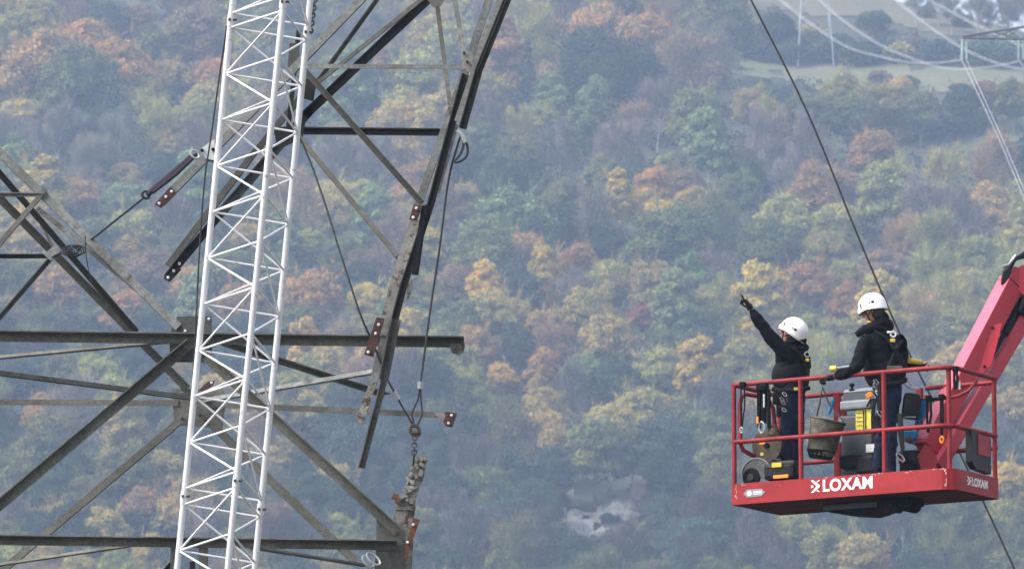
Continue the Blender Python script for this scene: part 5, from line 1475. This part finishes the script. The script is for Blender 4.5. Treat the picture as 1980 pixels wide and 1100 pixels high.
# --- the pointing worker, at the gate end, facing along the hill and up, one arm raised
DA = 59.0
def A_(x, y, d=0.0): return at(x, y, DA + d)
JA = {
 'pelvis': (A_(1531, 778), (.155, .125)), 'waist': (A_(1529, 742, .01), (.19, .19)), 'ribs': (A_(1527, 708, .0), (.19, .19)), 'chest': (A_(1530, 684, .0), (.165, .165)),
 'neck0': (A_(1535, 664, .01), (.085, .08)), 'neck1': (A_(1536, 650, .01), (.058, .06)),
 'shoulder_near': (A_(1513, 679, -.13), (.082, .082)), 'elbow_near': (A_(1480, 638, -.22), (.068, .066)), 'forearm_near': (A_(1465, 617, -.24), (.062, .060)), 'wrist_near': (A_(1452, 598, -.25), (.036, .036)),
 'shoulder_far': (A_(1546, 684, .16), (.080, .080)), 'elbow_far': (A_(1558, 728, .20), (.058, .058)), 'wrist_far': (A_(1545, 768, .12), (.040, .040)),
 'hip_near': (A_(1524, 796, -.09), (.098, .098)), 'knee_near': (A_(1520, 868, -.11), (.066, .066)), 'ankle_near': (A_(1524, 945, -.09), (.05, .05)), 'toe_near': (A_(1505, 962, -.12), (.045, .035)),
 'hip_far': (A_(1540, 796, .09), (.098, .098)), 'knee_far': (A_(1538, 868, .10), (.066, .066)), 'ankle_far': (A_(1541, 945, .12), (.05, .05)), 'toe_far': (A_(1524, 964, .08), (.045, .035)),
}
EA = [('pelvis', 'waist', 'jacket'), ('waist', 'ribs', 'jacket'), ('ribs', 'chest', 'jacket'), ('chest', 'neck0', 'jacket'), ('neck0', 'neck1', 'jacket'),
 ('chest', 'shoulder_near', 'jacket'), ('shoulder_near', 'elbow_near', 'jacket'), ('elbow_near', 'forearm_near', 'jacket'), ('forearm_near', 'wrist_near', 'jacket'),
 ('chest', 'shoulder_far', 'jacket'), ('shoulder_far', 'elbow_far', 'jacket'), ('elbow_far', 'wrist_far', 'jacket'),
 ('pelvis', 'hip_near', 'jeans'), ('hip_near', 'knee_near', 'jeans'), ('knee_near', 'ankle_near', 'jeans'), ('ankle_near', 'toe_near', 'boot'),
 ('pelvis', 'hip_far', 'jeans'), ('hip_far', 'knee_far', 'jeans'), ('knee_far', 'ankle_far', 'jeans'), ('ankle_far', 'toe_far', 'boot')]
locA = A_(1530, 968)
ev, segs = skin_body("person", JA, EA, locA); assign(ev, segs); folds(ev)
ex, TA, FA = head(A_(1531, 646, -.0), (-.80, .34, .42), Vector((.1, 0, 1)))
w = JA['wrist_near'][0]; hc = A_(1446, 588, -.26)
ex.append(fingers(w, hc, hc - w, Vector((-1, .25, .1)), [0.0, .75, .85, .9], 'glove', .9))
w = JA['wrist_far'][0]; hc = A_(1538, 782, .10)
ex.append(fingers(w, hc, hc - w, Vector((-.6, -.5, 0)), [.35, .4, .45, .5], 'glove', .4))
# gathered collar and hood
mb = MB(); mb.torus(A_(1538, 662, .01), Vector((-.25, .05, 1)), .088, .030, 18, 8); mb.ball(A_(1550, 672, .03), (.075, .085, .05), 8); mb.ball(A_(1546, 660, .02), (.068, .075, .065), 8)
ex.append((mb.v, mb.f, 'jacket'))
mb = MB(); mb.ball(A_(1528, 728, 0), (.186, .17, .20), 14); ex.append((mb.v, mb.f, 'jacket'))
pa = finish_person("person", ev, ex, locA, "worker in black jacket and white helmet raising an arm and pointing")
helmet(pa, TA, FA)
mb = MB()      # harness: back straps with buckle, belt
mb.tube([A_(1528, 672, -.14), A_(1546, 682, -.12), A_(1558, 705, -.08), A_(1560, 735, -.08)], .017, 6)
mb.tube([A_(1552, 676, .0), A_(1562, 690, -.04), A_(1564, 712, -.05)], .026, 6)
mb.tube([A_(1494, 752, -.1), A_(1512, 756, -.17), A_(1540, 756, -.16), A_(1564, 750, -.05)], .024, 6)
hn = mb.build("harness", M['strapb'], pa, smooth=True)
mb = MB(); mb.torus(A_(1561, 685, -.07), (0, -1, .2), .026, .007, 12, 6); mb.build("back_ring", M['galv'], hn, smooth=True)
mb = MB(); mb.bbox(A_(1561, 696, -.08), (.035, .03, .03), None, .006); mb.build("yellow_buckle", M['strapy'], hn)
mb = MB(); mb.bbox(A_(1541, 752, -.19), (.06, .03, .03), None, .006); mb.build("belt_pad", M['strapy'], hn)
mb = MB()
for k, (x, y) in enumerate(((1517, 762), (1514, 778), (1512, 772), (1516, 792))):
    mb.torus(A_(x, y, -.22 - .01 * k), (.3 * math.sin(k), -1, .2), .027, .0048, 12, 5, sx=.5)
mb.build("carabiner_bunch", M['galv'], hn, smooth=True)
mb = MB(); mb.bbox(A_(1506, 785, -.19), (.05, .06, .22), None, .02); mb.bbox(A_(1500, 770, -.15), (.06, .08, .12), None, .02); mb.build("tool_pouch", M['strapb'], hn)
mb = MB(); mb.bbox(A_(1507, 786, -.235), (.014, .01, .03), None, .004); mb.bbox(A_(1522, 774, -.26), (.014, .01, .03), None, .004); mb.build("red_gate_tag", M['red'], hn)

# --- the taller worker, leaning on the front rail and looking down over it
DBk = 58.35
def B_(x, y, d=0.0): return at(x, y, DBk + d)
JB = {
 'pelvis': (B_(1718, 764), (.150, .125)), 'waist': (B_(1712, 728), (.20, .20)), 'ribs': (B_(1704, 694), (.225, .225)), 'chest': (B_(1700, 664), (.195, .195)),
 'neck0': (B_(1694, 634), (.095, .09)), 'neck1': (B_(1690, 618), (.062, .062)),
 'shoulder_near': (B_(1673, 656, -.15), (.084, .084)), 'elbow_near': (B_(1659, 708, -.2), (.072, .072)), 'forearm_near': (B_(1634, 722, -.12), (.064, .064)), 'wrist_near': (B_(1612, 729, -.06), (.040, .040)),
 'shoulder_far': (B_(1732, 656, .15), (.084, .084)), 'elbow_far': (B_(1746, 700, .24), (.070, .070)), 'wrist_far': (B_(1772, 708, .30), (.038, .038)),
 'hip_near': (B_(1712, 780, -.10), (.105, .105)), 'knee_near': (B_(1722, 858, -.12), (.072, .072)), 'ankle_near': (B_(1720, 936, -.10), (.055, .055)), 'toe_near': (B_(1702, 948, -.16), (.048, .036)),
 'hip_far': (B_(1728, 780, .09), (.105, .105)), 'knee_far': (B_(1704, 852, .12), (.070, .070)), 'ankle_far': (B_(1694, 932, .14), (.055, .055)), 'toe_far': (B_(1676, 944, .10), (.048, .036)),
}
EB = [(a, b, m) for a, b, m in EA]
locB = B_(1708, 950)
ev, segs = skin_body("person", JB, EB, locB); assign(ev, segs); folds(ev)
ex, TB, FB = head(B_(1688, 600, -.0), (-.86, .40, -.30), Vector((0, 0, 1)))
w = JB['wrist_near'][0]; hc = B_(1599, 731, -.03)
ex.append(fingers(w, hc, hc - w, Vector((.0, .15, -1)), [.75, .8, .8, .75], 'glove', .8, 1.05))
w = JB['wrist_far'][0]; hc = B_(1784, 706, .32)
ex.append(fingers(w, hc, hc - w, Vector((.0, .1, -1)), [.6, .65, .7, .7], 'glove', .7, 1.0))
mb = MB(); mb.torus(B_(1697, 630, .0), Vector((-.35, .1, 1)), .098, .034, 20, 8); mb.ball(B_(1709, 630, .02), (.10, .105, .085), 8); mb.ball(B_(1704, 616, .01), (.080, .09, .08), 8); mb.ball(B_(1700, 609, .02), (.070, .085, .065), 8)
mb.tube([B_(1656, 648, -.10), B_(1672, 636, -.13), B_(1695, 632, -.13), B_(1715, 640, -.08)], [.03, .045, .045, .03], 8)
ex.append((mb.v, mb.f, 'jacket'))
mb = MB(); mb.ball(B_(1711, 716, 0), (.212, .18, .22), 14); ex.append((mb.v, mb.f, 'jacket'))
pbn = finish_person("person", ev, ex, locB, "taller worker in black hooded jacket and white helmet looking down over the rail")
helmet(pbn, TB, FB)
# yellow glove cuffs
mb = MB(); mb.tube([B_(1758, 697, .14), B_(1780, 700, .22)], [.030, .026], 8); mb.build("glove_cuff", M['strapy'], pbn, smooth=True)
mb = MB(); mb.tube([B_(1617, 712, -.13), B_(1650, 707, -.22)], [.013, .013], 8)
o = tag(mb.build("hand_tool", M['grey_lt'], smooth=True), "slim pale rod with yellow end lying along the taller worker's forearm", "hand tool")
mb = MB(); mb.tube([B_(1604, 713, -.10), B_(1607, 713, -.10), B_(1618, 711.5, -.13)], [.022, .030, .026], 8); mb.build("yellow_end", M['strapy'], o, smooth=True)
mb = MB(); mb.tube([B_(1785, 703, .24), B_(1792, 700, .25), B_(1795, 704, .25), B_(1789, 710, .25)], .012, 6); mb.build("bare_fingertips", M['skin'], pbn, smooth=True)
mb = MB()
mb.tube([B_(1690, 640, -.16), B_(1712, 652, -.19), B_(1726, 668, -.17), B_(1735, 695, -.13), B_(1748, 722, -.08)], .019, 6)
mb.tube([B_(1744, 660, -.02), B_(1734, 672, -.12), B_(1722, 700, -.17), B_(1708, 730, -.18)], .019, 6)
mb.tube([B_(1680, 738, -.17), B_(1705, 745, -.20), B_(1735, 742, -.16), B_(1752, 734, -.02)], .028, 6)
hn = mb.build("harness", M['strapb'], pbn, smooth=True)
mb = MB(); mb.torus(B_(1727, 646, -.17), (.2, -1, .1), .026, .009, 14, 6); mb.bbox(B_(1720, 642, -.18), (.05, .02, .02), None, .005); mb.build("back_ring", M['letter'], hn, smooth=True)
mb = MB(); mb.bbox(B_(1726, 658, -.185), (.05, .02, .035), None, .006); mb.build("olive_buckle", M['strapy'], hn)
mb = MB(); mb.torus(B_(1728, 668, -.18), (.2, -1, .1), .026, .008, 12, 6); mb.build("lower_ring", M['tool_grey'], hn, smooth=True)
mb = MB(); mb.bbox(B_(1730, 712, -.19), (.15, .04, .05), None, .012); mb.build("belt_pad", M['canvas'], hn)
mb = MB()
for k, (x, y) in enumerate(((1694, 738), (1690, 752), (1698, 760), (1688, 766), (1693, 745))):
    mb.torus(B_(x, y, -.26 - .01 * (k % 3)), (.4 * math.sin(k * 2), -1, .1), .030, .005, 12, 5, sx=.5)
mb.build("carabiner_bunch", M['galv'], hn, smooth=True)
mb = MB(); mb.bbox(B_(1681, 764, -.30), (.07, .03, .055), Matrix.Rotation(-.6, 3, 'Y'), .012); mb.build("orange_device", M['orange'], hn)
mb = MB()
mb.tube([B_(1700, 742, -.27), B_(1702, 780, -.29), B_(1696, 812, -.28), B_(1704, 842, -.28)], .022, 6)
mb.tube([B_(1692, 770, -.29), B_(1688, 800, -.29), B_(1696, 826, -.28), B_(1690, 840, -.28)], .018, 6)
mb.tube([B_(1684, 772, -.29), B_(1676, 786, -.29)], .012, 6)
mb.build("lanyard", M['strapb'], hn, smooth=True)
mb = MB(); mb.torus(B_(1703, 800, -.30), (.1, -1, .1), .042, .006, 14, 6, sx=.45); mb.build("carabiner", M['galv'], hn, smooth=True)
mb = MB(); mb.tube([B_(1740, 800, -.25), B_(1742, 840, -.27), B_(1746, 872, -.28)], [.03, .028, .02], 6); mb.build("tool_strap", M['tool_grey'], hn, smooth=True)
mb = MB(); mb.torus(B_(1741, 884, -.29), (.1, -1, .1), .050, .007, 14, 6, sx=.45); mb.build("carabiner", M['galv'], hn, smooth=True)
mb = MB(); mb.bbox(B_(1745, 890, -.285), (.012, .014, .06), None, .004); mb.build("red_gate_tag", M['red'], hn)
# backpack-like tool bag at his hip
mb = MB(); mb.bbox(B_(1762, 785, .0), (.17, .16, .26), Matrix.Rotation(.12, 3, 'Y'), .05)
o = tag(mb.build("tool_bag", M['black_gl'], smooth=True), "rounded black tool bag hanging at the taller worker's hip by the boom", "tool bag")
mb = MB(); mb.bbox(B_(1760, 806, -.085), (.11, .008, .012), None, .003); mb.build("reflective_trim", M['grey_lt'], o)
mb = MB(); mb.torus(B_(1756, 742, -.05), (.1, -1, .1), .05, .01, 14, 6, sx=.5); mb.bbox(B_(1768, 750, -.05), (.08, .012, .03), None, .004); mb.build("bag_hook", M['galv'], o, smooth=True)
# ------------------------------------------------------------------ power line on the hill
M['wire'] = paint("bright aluminium conductor", (0.46, 0.47, 0.49), 0.5, 0.03, metal=0.2)
M['glass_ins'] = paint("pale glass insulator", (0.62, 0.72, 0.70), 0.25, 0.05)
M['pyl_far'] = paint("grey pylon steel", (0.30, 0.31, 0.33), 0.6, 0.1)
M['pyl_dark'] = paint("dark pylon steel", (0.10, 0.105, 0.115), 0.6, 0.1)
DP = 520.0
# far pylon standing on the meadow
fa = on_hill(1541, 122); fb = on_hill(1611, 124); mid = (fa + fb) / 2
fp = thing("transmission_pylon", mid, "faint grey lattice pylon standing on the hill meadow, top cut by the frame", "pylon")
half = (fb.x - fa.x) / 2; Hf = 44.0
def fz(x, y, z): return Vector((mid.x + x, mid.y + y, float(hz(mid.x, mid.y)) + z))
for sx in (-1, 1):
    for sy in (-1, 1):
        mb = MB(); mb.tube([fz(sx * half, sy * half, -1.5), fz(sx * half * .78, sy * half * .78, 12), fz(sx * half * .36, sy * half * .36, 28), fz(sx * half * .14, sy * half * .14, Hf)], [.17, .15, .12, .08], 5)
        mb.build("leg", M['pyl_far'], fp)
for (z0, s0), (z1, s1) in zip([(0, 1.0), (6, .90), (12, .78), (20, .56), (28, .36)], [(6, .90), (12, .78), (20, .56), (28, .36), (36, .25)]):
    for ax_ in (0, 1):
        for sg in (-1, 1):
            for fl in (-1, 1):
                a = (fl * half * s0, sg * half * s0, z0); b = (-fl * half * s1, sg * half * s1, z1)
                if ax_: a = (a[1], a[0], a[2]); b = (b[1], b[0], b[2])
                mb = MB(); mb.tube([fz(*a), fz(*b)], .055, 4); mb.build("brace", M['pyl_far'], fp)
for z in (22, 30, 38):
    mb = MB(); mb.tube([fz(-9, 0, z), fz(9, 0, z)], .14, 4); mb.tube([fz(-9, 0, z), fz(0, 0, z + 2.4), fz(9, 0, z)], .10, 4); mb.build("cross_arm", M['pyl_far'], fp)
# nearer pylon, its arm reaching into the picture at the top corner
tip = at(1861, 74, DP)
body_x = at(2120, 74, DP).x
gz = float(hz(body_x, DP + 4))
npl = thing("transmission_pylon", Vector((body_x, DP + 4, gz)), "dark lattice crossarm of a nearer pylon reaching in above the glass insulators", "pylon")
mb = MB()
for dy in (0.0, 3.0):
    low = [at(x, y, DP + dy * (x - 1861) / 260) for x, y in [(1861, 74), (1915, 75), (1975, 76), (2040, 77), (2120, 78)]]
    top_ = [at(x, y, DP + dy * (x - 1861) / 260) for x, y in [(1861, 71), (1915, 62), (1975, 53), (2040, 43), (2120, 30)]]
    mb.tube(low, .10, 5); mb.tube(top_, .10, 5)
    for k in range(4):
        mb.tube([low[k], top_[k + 1]], .06, 4); mb.tube([top_[k], low[k + 1]], .06, 4); mb.tube([low[k].lerp(low[k + 1], .5), top_[k].lerp(top_[k + 1], .5)], .06, 4); mb.tube([low[k].lerp(low[k + 1], .5), top_[k + 1]], .05, 4); mb.tube([top_[k].lerp(top_[k + 1], .5), low[k + 1]], .05, 4)
mb.build("cross_arm", M['pyl_dark'], npl)
for sx in (-1, 1):
    for sy in (-1, 1):
        mb = MB(); mb.tube([Vector((body_x + sx * 3.2, DP + 4 + sy * 3.2, gz - 1)), Vector((body_x + sx * .9, DP + 4 + sy * .9, at(2120, 20, DP).z))], [.16, .1], 5); mb.build("leg", M['pyl_dark'], npl)
# insulator strings
def insul(x, dy):
    for k, dx in ((0, -4), (1, 5)):
        mb = MB(); a = at(x + dx, 77, DP + dy); b = at(x + dx, 116, DP + dy)
        nsk = 13
        for i in range(nsk):
            c = a.lerp(b, (i + .5) / nsk); mb.tube([c + Vector((0, 0, .05)), c, c - Vector((0, 0, .05))], [.05, .15, .06], 8)
        mb.tube([a, b], .06, 6)
        lab = {1864: "pale glass insulator string under the crossarm's tip, ", 1973: "outer pale glass insulator string near the frame edge, "}[x] + ("mast side of its pair" if k == 0 else "boom side of its pair")
        tag(mb.build("insulator_string", M['glass_ins'], smooth=True), lab, "insulator", "glass insulator strings of the near pylon")
insul(1864, 0.2); insul(1973, 1.0)
mb = MB()
# conductors: down towards the viewer, and back to the far pylon, as twin bundles
def line(pts, r0, name, lab, twin=0.0):
    P_ = [at(*p) for p in pts]; Q = []
    for i in range(len(P_) - 1):
        a = P_[max(i - 1, 0)]; b = P_[i]; c = P_[i + 1]; d = P_[min(i + 2, len(P_) - 1)]
        for k in range(8):
            t = k / 8
            Q.append(0.5 * ((2 * b) + (c - a) * t + (2 * a - 5 * b + 4 * c - d) * t * t + (3 * b - a - 3 * c + d) * t ** 3))
    Q.append(P_[-1])
    root = None
    mb = MB()
    rs = [r0 * (q.y / P_[0].y) for q in Q]
    mb.tube(Q, rs, 6)
    return tag(mb.build(name, M['wire'], smooth=True), lab, "power line", "conductors of the power line")
line([(1860, 117, DP), (1890, 180, 505), (1930, 266, 480), (1975, 372, 450), (2010, 462, 425)], .024, "conductor", "bright conductor from the first insulators down past the boom, mast side of the pair")
line([(1869, 117, DP), (1898, 180, 505), (1937, 266, 480), (1982, 372, 450), (2017, 462, 425)], .024, "conductor", "bright conductor from the first insulators down past the boom, boom side of the pair")
line([(1970, 117, DP + 1), (1985, 140, 515), (2003, 175, 508)], .024, "conductor", "short bright conductor below the insulators at the frame edge")
def back(pts, lab):
    n = len(pts)
    for k, o in enumerate((-2.0, 2.0)):
        line([(x + o * .4, y - o * .7, d) for x, y, d in pts], .020, "conductor", lab + (", upper wire" if o > 0 else ", lower wire"))
back([(1862, 116, DP), (1810, 122, 600), (1750, 120, 700), (1690, 107, 800), (1640, 92, 900), (1590, 62, 1020), (1540, 26, 1130), (1500, -8, 1220)], "pale sagging conductor from the first insulators over the meadow to the frame top")
back([(1972, 118, DP + 1), (1920, 129, 600), (1850, 134, 700), (1790, 123, 800), (1700, 86, 950), (1630, 40, 1080), (1575, -8, 1200)], "pale conductor sagging lowest over the meadow, crossing the first insulators' wire")
back([(2060, 142, DP + 2), (1980, 135, 600), (1920, 120, 700), (1860, 93, 820), (1800, 54, 960), (1730, 0, 1130), (1700, -24, 1200)], "pale conductor falling past the first insulators to the frame edge")
back([(2060, 128, DP + 2), (1980, 92, 660), (1920, 63, 800), (1870, 40, 930), (1800, 2, 1130)], "highest pale conductor crossing the dark crossarm")
# ------------------------------------------------------------------ haze: the damp air between the camera and the hill
def haze():
    mb = MB(); mb.box((0, 1250, 262), (1380, 2640, 528))
    m = bpy.data.materials.new("autumn haze"); m.use_nodes = True
    nt = m.node_tree; nt.nodes.clear()
    out = nt.nodes.new("ShaderNodeOutputMaterial"); v = nt.nodes.new("ShaderNodeVolumePrincipled")
    v.inputs['Color'].default_value = (0.535, 0.69, 0.985, 1)
    v.inputs['Density'].default_value = HAZE
    v.inputs['Density Attribute'].default_value = ""
    v.inputs['Anisotropy'].default_value = 0.0
    nt.links.new(v.outputs[0], out.inputs['Volume'])
    try: m.cycles.homogeneous_volume = True
    except Exception: pass
    o = mb.build("haze", m, origin=(0, 1250, 0)); o["kind"] = "stuff"
HAZE = 0.00027
haze()
